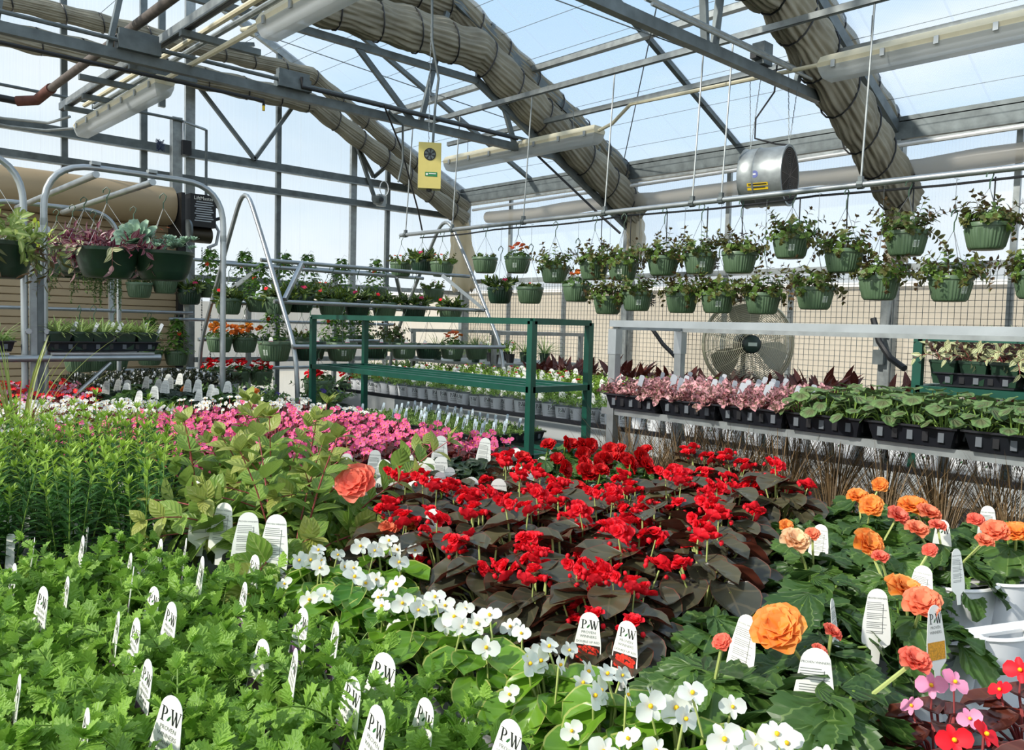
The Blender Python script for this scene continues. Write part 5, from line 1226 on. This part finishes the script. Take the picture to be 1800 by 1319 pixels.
# hoop rack baskets
for k, x, y, Y, lab in (('trailing', 128, 440, 6.6, 'dark green bowl with trailing strings of small leaves on the hoop rack'), ('purple', 148, 432, 6.1, 'dark green bowl of purple inch plant furthest back on the hoop rack'),
                        ('purple', 188, 437, 5.5, 'large dark green bowl spilling striped purple inch plant on the hoop rack'), ('trailing', 165, 450, 6.8, 'bowl of pale trailing stems behind the purple inch plant'),
                        ('succulent', 287, 443, 5.45, 'large dark green bowl of blue-green rosette succulents on the hoop rack'), ('purple', 235, 447, 6.3, 'bowl of dark inch plant behind the succulent bowl'),
                        ('lime', 100, 445, 7.0, 'bowl of lime and yellow leaves behind the hoop legs')):
    hang(k, x, y, 2.32, lab, Y=Y, big=True, group='bowls on the hoop rack', rz=YC)
hang('variegated', -12, 425, 2.32, 'dark green bowl of cream variegated leaves hanging before the hoop racks', Y=4.9, big=True, rz=YC)

# ---------------------------------------------------------------- trays
def tray(Lx=.53, Ly=.262, h=.06):
    b = MB(); a, c = Lx/2, Ly/2
    ring = [(a-.022, c-.022, 0), (a-.008, c-.008, h-.008), (a, c, h-.006), (a, c, h), (a-.006, c-.006, h), (a-.014, c-.014, h-.012), (a-.026, c-.026, .006)]
    for x, y, z in ring: b.add([(-x, -y, z), (x, -y, z), (x, y, z), (-x, y, z)], [], trayblk)
    for i in range(len(ring)-1):
        for k in range(4): b.f.append((i*4+k, i*4+(k+1) % 4, i*4+4+(k+1) % 4, i*4+4+k)); b.m.append(0)
    n = len(ring)-1; b.f.append((n*4, n*4+1, n*4+2, n*4+3)); b.m.append(0)
    b.add([(-a+.02, -c+.02, h*.7), (a-.02, -c+.02, h*.7), (a-.02, c-.02, h*.7), (-a+.02, c-.02, h*.7)], [(0, 1, 2, 3)], soil)
    g = mat('tray_slot_grey', (92, 98, 104), .5)
    for s in (-1, 1):
        for i in range(5):
            y = -c+.045+(2*c-.09)*i/4; b.box((s*(a-.0135), y, h*.5), (.006, .016, .03), g if (i+s) % 2 else blackp)
        for i in range(8):
            x = -a+.05+(2*a-.1)*i/7; b.box((x, s*(c-.0135), h*.5), (.018, .006, .03), g if i % 2 else blackp)
    return b
TRAY = tray().mesh('plug_tray', angle=30)
def plugs(key, n, gen):
    for s in range(n):
        me, tk = gen(s); t = thing(key+'_plug', 'p', 'seedling'); obj('foliage', me, t, angle=180)
        if tk: add_tag(t, tk, x=.0, y=-.01, z=-.015, tilt=-.12, roll=rnd.uniform(-.3, .3), sc=.95)
        PROTO.setdefault(key, []).append(t)
plugs('pink_polka_dot', 3, lambda s: (plant_stems(400+s, L_hyp, stemred, n=9, R=.02, L=(.04, .075), lean=(.2, 1.8), curve=.6, nodes=3, leafL=.036, leafW=.024, nseg=5, pair=2, top=.9, cols=5)[0].mesh('foliage', angle=180), 'grey' if s == 2 else None))
plugs('geranium', 3, lambda s: (plant_rosette(410+s, L_ger, stemgrn, n=13, R=.065, H=.09, leafL=.046, leafW=.052, shape='kidney', nseg=8, serr=.03, cup=.12, wave=.03, cols=5, fold=.05, tilt=.7)[0].mesh('foliage', angle=180), None))
plugs('seedling', 4, lambda s: (plant_stems(420+s, L_seed, stemgrn, n=10, R=.03, L=(.02, .045), lean=(.2, 1.8), curve=.6, nodes=3, leafL=.018, leafW=.009, nseg=3, pair=3, top=.9)[0].mesh('foliage', angle=180), 'blue' if s in (0, 2) else None))
def filltray(key, cx, cy, z, nx, ny, trlabel, label, group, dx=.53, dy=.262, prob=1, sp=1):
    o = obj('plug_tray', TRAY, loc=(cx, cy, z)); tag(o, trlabel, 'plant tray', group+' trays')
    for i in range(nx):
        for j in range(ny):
            x = cx-dx/2+dx*(i+.5)/nx; y = cy-dy/2+dy*(j+.5)/ny
            put(key, (x+rnd.uniform(-.006, .006), y+rnd.uniform(-.006, .006), z+.043), label='%s, %s from the aisle, %s across' % (label, ordn(i), ordn(j)), group=group, tagyaw=YC+rnd.uniform(-.5, .5))
SZ = 1.186
for i in range(3): filltray('pink_polka_dot', 2.72, 1.975-.258*i, SZ, 6, 3, 'black plastic tray of pink speckled leaves, %s from the silver post' % ordn(i), 'pink speckled plant in %s pink tray' % ordn(i), 'pink speckled plants on the silver shelf')
for i in range(5): filltray('geranium', 2.72, 1.205-.27*i, SZ, 6, 3, 'black plastic tray of round geranium leaves, %s after the pink trays' % ordn(i), 'round leaved geranium in %s geranium tray' % ordn(i), 'geraniums on the silver shelf')
for i in range(5): filltray('seedling', 3.2, 4.62-.27*i, .818, 6, 3, 'black tray of seedlings with pale blue tags, %s from far end of green cart' % ordn(i), 'small green seedling in %s cart tray' % ordn(i), 'seedlings on the green cart')
# trays on the cantilever shelf
o = obj('plug_tray', TRAY, loc=(1.5, 5.33, 1.285)); o.scale = (1.2, 1.35, 1); tag(o, 'black tray holding green square pots of spider plants on the cantilever shelf', 'plant tray')
for i in range(5):
    for j in range(3):
        put('spiderpot', (1.26+i*.122, 5.22+j*.122, 1.296), rnd.uniform(-.2, .2), 1.32, 'spider plant in square green pot, %s from channel post, %s row back' % (ordn(i), ordn(j)), group='square pots on the cantilever shelf', tagyaw=YC+rnd.uniform(-.5, .5))
o = obj('plug_tray', TRAY, loc=(.78, 5.3, 1.285)); tag(o, 'black tray of feathery seedlings on the far side of channel post', 'plant tray')
for i in range(5):
    for j in range(2): put('seedling', (.57+i*.1, 5.23+j*.12, 1.33), sc=1.5, label='feathery seedling beyond the channel post, %s across, %s row' % (ordn(i), ordn(j)), group='seedlings beyond the channel post', tagyaw=YC)
for i, (x, y) in enumerate(((-.0, 5.6), (.35, 5.55), (.75, 5.55), (1.3, 5.62), (1.55, 5.66), (1.8, 5.62), (1.05, 5.7))):
    put('spiderbig', (x, y, 1.25 if x < 1.2 else 1.23), sc=.8, label='large spider plant behind the square pots, %s along' % ordn(i), group='large spider plants on the cantilever shelf')

# ---------------------------------------------------------------- beds of pots on the bench
PLACED = []; PLANTS = []
def bed(key, poly, zc, sp, label, group, zb=.85, sc=1, rows='right bench edge', x0=-3, x1=2.26, y0=-.3, y1=6.1, keys=None, rz='rand', tyaw=None, jit=.012, weights=None, dz=0, mind=.86, vis=(-160, 1960, 1480)):
    n = 0; cols = {}
    i = 0; X = x1-sp/2
    while X > x0:
        Y = y0+sp/2+(sp/2 if i % 2 else 0)
        while Y < y1:
            p = pj((X, Y, zc))
            if p[2] > .2 and vis[0] < p[0] < vis[1] and p[1] < vis[2] and inpoly(p[0], p[1], poly):
                if all((a-X)**2+(b_-Y)**2 > ((sp+s2)/2*mind)**2 for a, b_, s2 in PLACED): cols.setdefault(i, []).append((X, Y)); PLACED.append((X, Y, sp))
            Y += sp
        X -= sp*.93; i += 1
    for ri, ci in enumerate(sorted(cols)):
        for k, (X, Y) in enumerate(sorted(cols[ci], key=lambda q: q[1])):
            kk = rnd.choices(keys, weights)[0] if keys else key
            a = rnd.random()*6.28 if rz == 'rand' else YC+rnd.uniform(-1.0, 1.0)
            ty = None if tyaw is None else (tyaw(rnd))
            put(kk, (X+rnd.uniform(-jit, jit), Y+rnd.uniform(-jit, jit), zb+dz), a, sc*rnd.uniform(.93, 1.07), '%s, %s row from bench edge, %s pot along' % (label, ordn(ri), ordn(k)), group=group, tagyaw=ty)
            PLANTS.append((LAST[0], kk, X, Y)); n += 1
    print('BED', group, n)
def ty_left(r): return YC+r.choice([-.95, -.85, -1.05, -.6, -1.1, -.1, -.8])+r.uniform(-.12, .12)
def ty_cam(r): return YC+r.uniform(-.35, .25)
def ty_any(r): return YC+r.uniform(-1, .6)
# orange tuberous begonias at right
bed('nonorange', [(1480, 870), (1560, 850), (1700, 880), (1900, 900), (1900, 1010), (1720, 1000), (1600, 1030), (1580, 1180), (1540, 1240), (1500, 1290), (1400, 1330), (1280, 1250), (1190, 1190), (1180, 1120), (1300, 1080), (1370, 1000), (1390, 920)],
    1.03, .165, 'begonia with scalloped leaves among orange blooms', 'orange tuberous begonias', rz='cam', keys=['nonorange', 'nonpeach', 'nonplain'], weights=[5, 1, 3], tyaw=ty_cam)
bed('redb', sc=1.05, poly=[(1500, 1480), (1500, 1290), (1570, 1235), (1690, 1200), (1740, 1190), (1900, 1150), (1900, 1500)], zc=1.02, sp=.13, label='bronze leaved begonia beside white carriers', group='dark begonias beside the white pot carriers', keys=['redb', 'lpink'], weights=[2, 1], rz='cam')
bed('nonred', [(945, 800), (1160, 760), (1165, 805), (1060, 850), (950, 850)], 1.06, .15, 'tall begonia with large deep red blooms', 'deep red tuberous begonias', rz='cam')
bed('wbegonia', [(480, 1005), (560, 985), (700, 1005), (740, 1045), (850, 1095), (930, 1135), (1000, 1175), (1100, 1200), (1200, 1215), (1330, 1265), (1400, 1340), (1400, 1480), (1120, 1480), (1060, 1330), (960, 1270), (860, 1225), (760, 1170), (680, 1120), (600, 1065), (500, 1035)],
    1.02, .118, 'glossy green begonia with white flowers', 'white begonias with green leaves', rz='cam')
bed('dbegonia', [(690, 890), (760, 870), (900, 850), (1000, 850), (1060, 800), (1180, 790), (1300, 785), (1500, 795), (1520, 850), (1480, 880), (1390, 910), (1370, 1000), (1300, 1080), (1180, 1120), (1170, 1200), (1040, 1180), (900, 1110), (850, 1060), (760, 1040), (700, 1000)],
    1.02, .142, 'bronze begonia with double red flowers', 'double red begonias', rz='cam', tyaw=ty_cam)
bed('noncoral', [(560, 850), (640, 830), (900, 822), (950, 840), (960, 860), (760, 880), (700, 900), (690, 950), (640, 920), (600, 900)], .98, .15, 'dark scalloped begonia with white tag', 'dark leaved tagged begonias', tyaw=ty_cam)
bed('fuchsia', [(320, 905), (420, 880), (560, 880), (640, 915), (690, 960), (560, 985), (470, 1010), (380, 985), (310, 985)], .96, .16, 'red stemmed broad leaved plant', 'young fuchsias', tyaw=ty_cam)
bed('angelonia', [(-160, 1010), (60, 1000), (190, 1010), (330, 1000), (320, 860), (200, 840), (-160, 850)], .96, .14, sc=.86, label='tall upright narrow leaved plant', group='upright narrow leaved plants', tyaw=ty_any)
bed('verbena', [(-200, 985), (60, 985), (200, 990), (360, 985), (470, 1010), (560, 1030), (650, 1090), (700, 1120), (800, 1190), (900, 1190), (1000, 1230), (1080, 1280), (1140, 1340), (1140, 1500), (-200, 1500)], 1.0, .125, 'serrated leaf verbena', 'verbenas in white pots', tyaw=ty_left)
bed('pink', [(90, 775), (300, 745), (450, 735), (640, 745), (900, 795), (955, 850), (700, 838), (560, 850), (420, 880), (310, 890), (200, 850), (100, 845)], 1.0, .105, 'dark leaved begonia with pink flowers', 'pink begonias', rz='cam')
bed('white', [(60, 722), (180, 716), (300, 725), (480, 718), (600, 715), (660, 745), (450, 735), (300, 745), (90, 775), (-40, 790), (-60, 735)], 1.0, .11, 'dark leaved begonia with white flowers', 'white begonias with dark leaves', rz='cam')
bed('redb', [(-60, 680), (80, 688), (170, 695), (175, 716), (60, 722), (-60, 735)], 1.0, .12, 'far bronze begonia with red flowers', 'far red begonias', rz='cam', keys=['redb', 'lpink'], weights=[2, 1])
bed('nonplain', [(172, 690), (330, 676), (510, 670), (520, 712), (480, 718), (300, 725), (178, 716)], .98, .17, 'far tagged begonia in white pot', 'far tagged begonias', rz='cam', tyaw=ty_cam, keys=['noncoral', 'nonorange', 'nonplain'], weights=[10, 1, 3])
bed('darksmall', [(110, 665), (330, 655), (430, 668), (330, 676), (172, 690)], .98, .13, 'small dark grey-tagged plant', 'small dark plants with grey tags', tyaw=ty_any, x1=3.0, y1=7.6)
# single special blooms
def special(key, px, py, z, label, sc=1, rz=YC, var=0, tagyaw=YC):
    q = at(px, py, Z=z); return put(key, (q.x, q.y, .85), rz, sc, label, var=var, tagyaw=tagyaw)
for i, (px, py, z) in enumerate(((25, 900, .95), (30, 780, .98))):
    q = at(px, py, Z=z); dup(PROTO['greengrass'][0], (q.x, q.y, .85), rnd.random()*6, [.7, 1.0][i], 'tall green grass %s' % ('beside the narrow leaved plants, shorter', 'behind the narrow leaved plants, taller')[i])
def nearest(q, keys):
    return min((p for p in PLANTS if p[1] in keys), key=lambda p: (p[2]-q.x)**2+(p[3]-q.y)**2)[0]
def local(t, q):
    v = (V(q)-t.location)/t.scale[0]; c, s = cos(-t.rotation_euler[2]), sin(-t.rotation_euler[2]); return V((v.x*c-v.y*s, v.x*s+v.y*c, v.z))
NON = ('nonorange', 'nonpeach', 'nonplain')
def addbloom(px, py, m, s, Z=1.09, keys=NON, kind='double'):
    q = at(px, py, Z=Z); t = nearest(q, keys); l = local(t, q); r = random.Random(int(px)); s *= .9
    o = obj('blossom', blossom('double', m, int(px) % 2, s=.037, n=26), t, l, (r.uniform(.35, 1.0), r.uniform(-.35, .35), YC-t.rotation_euler[2]+r.uniform(-.4, .4))); o.scale = (s/t.scale[0],)*3
    b = MB(); p0 = V((0, 0, .11)); b.tube([p0, (p0+l)/2+V((0, 0, .015)), l], .0026, stempale, 5); obj('flower_stem', b, t)
for a in ((1370, 1107, P_orange, 1.15), (1590, 1040, P_orange, 1.05), (1622, 1062, P_salmon, .9), (1525, 957, P_orange, 1.05), (1548, 980, P_coral, .5), (1605, 892, P_orange, 1.1), (1578, 908, P_coral, .85), (1632, 903, P_salmon, .9), (1612, 932, P_salmon, .8), (1648, 925, P_coral, .6),
          (1508, 874, P_orange, .85), (1532, 890, P_orange, .9), (1547, 853, P_orange, .7), (1398, 952, P_peach, .95), (1428, 940, P_salmon, .5), (1382, 925, P_orange, .5), (1715, 915, P_coral, .6), (1750, 935, P_salmon, .9), (1787, 938, P_orange, .95), (1730, 952, P_salmon, .6),
          (1608, 1163, P_coral, .65), (1462, 1112, P_coral, .45), (1270, 1130, P_coral, .4), (1635, 968, P_coral, .45), (1440, 1145, P_coral, .35)): addbloom(*a)
addbloom(685, 930, P_salmon, .7, 1.06, NON+('noncoral',)); addbloom(725, 925, P_orange, .6, 1.06, NON+('noncoral',)); addbloom(325, 684, P_orange, 1.0, 1.03, NON+('noncoral',)); addbloom(447, 690, P_orange, 1.1, 1.03, NON+('noncoral',))
addbloom(627, 850, P_coral, 1.4, 1.15, ('noncoral',)); addbloom(790, 855, P_coral, .4, 1.04, ('noncoral',))
ALLK = set(PROTO)
def addtag(px, ytop, kind, sc=1.15, dy=0, Z=1.10, keys=None, tilt=-.15, roll=.05):
    q = at(px, ytop, Z=Z); q.z -= .13*sc; t = nearest(q, keys or ALLK); l = local(t, q)
    o = obj('plant_tag', TAGS[kind], t, l, (tilt, roll, YC+dy-t.rotation_euler[2])); o.scale = (sc,)*3
for a in ((1032, 1068, 'doubleup', 1.0, -.2), (1097, 1082, 'doubleup', 1.0, -.6)):
    q = at(a[0], a[1], Z=1.08); dq = V((q.x, q.y)).length; bk = V((q.x, q.y, 0)).normalized()
    for P_ in list(PLANTS):
        if (P_[2]-q.x)**2+(P_[3]-q.y)**2 < .115**2 and V((P_[2], P_[3])).length < dq+.09: kill(P_[0]); PLANTS.remove(P_)
    c_ = q+bk*.10; t = put('dbegonia', (c_.x, c_.y, .85), YC, .92, 'double red begonia whose tag shows red blooms, %s of two before the white flowers' % ('nearer the gable', 'nearer the orange blooms')[a[0] > 1050])
    t['label'] = 'double red begonia with a picture tag of red blooms, %s' % ('wider turned tag', 'narrower turned tag')[a[0] > 1050]
    l = local(t, V((q.x, q.y, .965))); o = obj('plant_tag', TAGS['doubleup'], t, l, (-.06, .04, YC+a[4]-t.rotation_euler[2]))
for a in ((1433, 1158, 'back', 1.0, -.1), (1692, 964, 'back', .85, .5), (1616, 995, 'back', .85, -.6), (1657, 1068, 'amber', .9, .5), (1438, 922, 'back', .8, -.5), (1660, 912, 'plainpw', .9, 0), (1740, 896, 'back', .9, 0), (1298, 1078, 'back', .9, -.9), (1545, 1045, 'back', .85, 0), (1480, 1057, 'back', .8, 1.0)): addtag(*a, keys=NON)
for a in ((585, 838, 'back', 1.1, 0), (690, 850, 'back', 1.3, .1), (722, 823, 'back', 1.15, 0), (714, 842, 'back', 1.1, -.7), (766, 838, 'back', 1.25, .4), (776, 826, 'back', 1.1, .6), (828, 834, 'back', 1.2, .3), (792, 818, 'back', 1.0, .5), (748, 808, 'back', 1.1, 0), (875, 846, 'back', 1.1, .2), (667, 838, 'plainpw', 1.0, 0), (682, 825, 'back', 1.0, 0), (648, 857, 'back', 1.0, .8), (757, 898, 'back', .9, 0), (975, 850, 'back', .9, 0), (930, 827, 'back', 1.1, .5)): addtag(*a, keys=('noncoral', 'pink', 'dbegonia', 'nonred'), Z=1.1)
for a in ((475, 914, 'back', 1.1, 0), (428, 910, 'back', 1.05, .15), (383, 880, 'back', 1.1, -.1), (350, 872, 'back', 1.05, .3), (340, 845, 'back', 1.05, -.3)): addtag(*a, keys=('fuchsia',), Z=1.105)
# white shuttle trays, empty, lower right
def shuttle(label, px, py):
    q = at(px, py, Z=.93); b = MB(); 
    for i in range(2):
        for j in range(3):
            cx, cy = (i-.5)*.13, (j-1)*.13; n = 16
            b.lathe([(.064, .085), (.058, .083), (.05, .004), (0, .004)], white, 20, c=(cx, cy, 0))
    b.box((0, 0, .078), (.275, .40, .006), white)
    for s in (-1, 1): b.box((s*.135, 0, .045), (.006, .40, .07), white); b.box((0, s*.198, .045), (.275, .006, .07), white)
    for j in (-.5, .5): b.box((0, j*.13, .088), (.2, .012, .018), white)
    tag(obj('shuttle_tray', b, loc=(q.x, q.y, .85)), label, 'plant tray')
m_ = MATS
def cellwall(label, px, py, rz):
    """white moulded pot holder lying tilted: a row of half round cups"""
    q = at(px, py, Z=.93); b = MB()
    for j in range(3):
        n = 14; vs = []
        for i in range(6):
            f = i/5; r_ = .052+.018*f
            for k in range(n+1): a = pi*k/n; vs.append((j*.125+r_*cos(a), -r_*sin(a)*.55, f*.13))
        b.add(vs, [(i*(n+1)+k, i*(n+1)+k+1, (i+1)*(n+1)+k+1, (i+1)*(n+1)+k) for i in range(5) for k in range(n)], whitepot)
        b.tube([(j*.125+.071*cos(pi*k/n), -.071*sin(pi*k/n)*.55, .13) for k in range(n+1)], .004, white, 6)
    b.box((.125, .012, .128), (.4, .03, .006), white); b.box((.125, .02, .005), (.38, .09, .01), white)
    o = obj('pot_carrier', b, loc=(q.x, q.y, .856), rot=(0, 0, rz)); tag(o, label, 'pot carrier')
cellwall('empty white moulded pot carrier between the orange begonias and dark begonias', 1660, 1180, YC+.35)
cellwall('second empty white moulded pot carrier, behind the first', 1700, 1075, YC+.35)

# brown grasses on the lower level right
def rowbed(key, xs, y0, y1, sp, zb, label, group, place, sc=1, keys=None, weights=None, tyaw=None, rz='rand', vis=True, zc=.1):
    n = 0
    for i, X in enumerate(xs):
        Y = y0+(sp/2 if i % 2 else 0); k = 0
        while Y < y1:
            p = pj((X, Y, zb+zc))
            if p[2] > .3 and -80 < p[0] < 1880:
                kk = rnd.choices(keys, weights)[0] if keys else key
                put(kk, (X+rnd.uniform(-.012, .012), Y+rnd.uniform(-.012, .012), zb), rnd.random()*6.28 if rz == 'rand' else YC+rnd.uniform(-1, 1), sc*rnd.uniform(.92, 1.08), '%s %s, %s row from aisle, %s along' % (label, place, ordn(i), ordn(k)), group=group, tagyaw=tyaw(rnd) if tyaw else None); k += 1; n += 1
            Y += sp
    print('ROW', group, n)
rowbed('carex', (2.42, 2.62, 2.84, 3.08), .1, 2.2, .175, .775, 'brown hair grass', 'brown grasses', 'under the silver shelf', tyaw=ty_cam, sc=.95)
rowbed('alyssum', (3.8, 3.93), .6, 6.2, .125, .90, 'white printed pot of tiny leaves', 'white pots behind the green cart', 'behind the green cart', rz='cam', tyaw=ty_cam)
rowbed('leafy', (4.08, 4.27, 4.46, 4.65, 4.84, 5.03, 5.2), .6, 6.2, .2, .90, 'leafy plant', 'leafy plants on the grey bench', 'on the grey bench', keys=['leafy', 'alyssum'], weights=[5, 1], tyaw=ty_cam)
rowbed('canna', (5.6, 5.85, 6.1), .6, 6.0, .26, .80, 'bronze canna or dark coleus', 'bronze cannas', 'on the wall bench', keys=['canna', 'coleus'], weights=[3, 1], tyaw=ty_cam)
rowbed('coleus', (6.4, 6.7, 7.0), .6, 6.0, .26, .80, 'dark red coleus', 'coleus by the wall', 'near the wire mesh', keys=['coleus', 'canna'], weights=[3, 1])
rowbed('leafy', (5.85, 6.1, 6.4), 6.3, 9.0, .24, .80, 'green spider plant', 'green plants in the far corner', 'in the far corner', keys=['leafy', 'spidergreen'], weights=[1, 1], tyaw=ty_cam)
rowbed('spiderbig', (6.0, 6.4, 6.8), 6.75, 8.1, .34, 1.075, 'arching striped spider plant', 'spider plants on the raised shelf', 'on the raised shelf', keys=['spiderbig', 'spidergreen', 'leafy'], weights=[3, 2, 1], tyaw=ty_cam)
rowbed('darksmall', (1.9, 2.06, 2.22, 2.38, 2.6), 6.5, 8.2, .15, .72, 'small dark plant', 'small dark plants before the tan door', 'before the tan door', tyaw=ty_any)
for i, (x, y) in enumerate(((2.15, 6.25), (2.5, 5.95), (2.75, 5.72), (2.9, 6.1), (3.3, 5.7), (3.6, 6.35), (3.95, 6.45), (4.3, 6.5))):
    put('petunia', (x, y, .62 if i < 6 else .3), label='large dark green pot of violet petunias, %s along beside the pipe rack' % ordn(i), group='large petunia pots', sc=.95)
# striped inch plants on the right-hand green cart
for i in range(2):
    o = obj('plug_tray', TRAY, loc=(4.02, 1.18-.36*i, 1.29)); o.scale = (.9, 1.3, 1); tag(o, 'black tray of striped inch plants on the farther green cart, %s from its post' % ordn(i), 'plant tray')
    for a in range(4):
        for c in range(3): put('tradpot', (3.84+a*.12, 1.07-.36*i+c*.12, 1.3), rnd.uniform(-.2, .2), 1.3, 'striped inch plant in square pot, tray %s, %s row, %s across' % (('one', 'two')[i], ordn(a), ordn(c)), group='striped inch plants on the farther green cart')
for L in list(PROTO.values()):
    for t in L: kill(t)

# ================================================================ LIGHT
w = bpy.data.worlds.new('sky'); SC.world = w; w.use_nodes = True; nt = w.node_tree; bg = nt.nodes['Background']
tc = nt.nodes.new('ShaderNodeTexCoord'); sp = nt.nodes.new('ShaderNodeSeparateXYZ'); nt.links.new(tc.outputs['Generated'], sp.inputs[0])
rp = nt.nodes.new('ShaderNodeValToRGB'); e = rp.color_ramp.elements
e[0].position = 0; e[0].color = lin((222, 228, 230)); e[1].position = 1; e[1].color = lin((108, 158, 214))
x = rp.color_ramp.elements.new(.5); x.color = lin((226, 236, 242)); x = rp.color_ramp.elements.new(.72); x.color = lin((158, 200, 236))
nt.links.new(mathn(nt, 'ADD', mathn(nt, 'MULTIPLY', sp.outputs[2], .5), .5), rp.inputs['Fac'])
mp = nt.nodes.new('ShaderNodeMapping'); mp.inputs['Scale'].default_value = (1, 1, 3.2); nt.links.new(tc.outputs['Generated'], mp.inputs['Vector'])
nz = nt.nodes.new('ShaderNodeTexNoise'); nz.inputs['Scale'].default_value = 2.2; nz.inputs['Detail'].default_value = 7; nt.links.new(mp.outputs[0], nz.inputs['Vector'])
mr = nt.nodes.new('ShaderNodeMapRange'); mr.inputs['From Min'].default_value = .42; mr.inputs['From Max'].default_value = .68; nt.links.new(nz.outputs['Fac'], mr.inputs['Value'])
# whiter haze towards the gable side (-X)
side = mathn(nt, 'MULTIPLY', mathn(nt, 'SUBTRACT', .35, sp.outputs[0]), .9); cl = mathn(nt, 'MAXIMUM', mr.outputs[0], mathn(nt, 'MINIMUM', side, .8))
nt.links.new(mixc(nt, cl, rp.outputs['Color'], lin((238, 243, 246))), bg.inputs['Color']); bg.inputs['Strength'].default_value = 1.32
sun = bpy.data.lights.new('sun', 'SUN'); sun.energy = 6.5; sun.angle = radians(2.0); sun.color = (1, .94, .84)
so = bpy.data.objects.new('sun', sun); COL.objects.link(so); so.rotation_euler = V((-.86, .2, .62)).to_track_quat('Z', 'Y').to_euler()
SC.view_settings.view_transform = 'Standard'; SC.view_settings.look = 'None'; SC.view_settings.exposure = .0; SC.view_settings.gamma = 1; SC.view_settings.use_curve_mapping = False
SC.cycles.max_bounces = 7; SC.cycles.transparent_max_bounces = 16; SC.cycles.diffuse_bounces = 3; SC.cycles.transmission_bounces = 4; SC.cycles.glossy_bounces = 2
SC.cycles.caustics_reflective = False; SC.cycles.caustics_refractive = False; SC.cycles.sample_clamp_indirect = 6
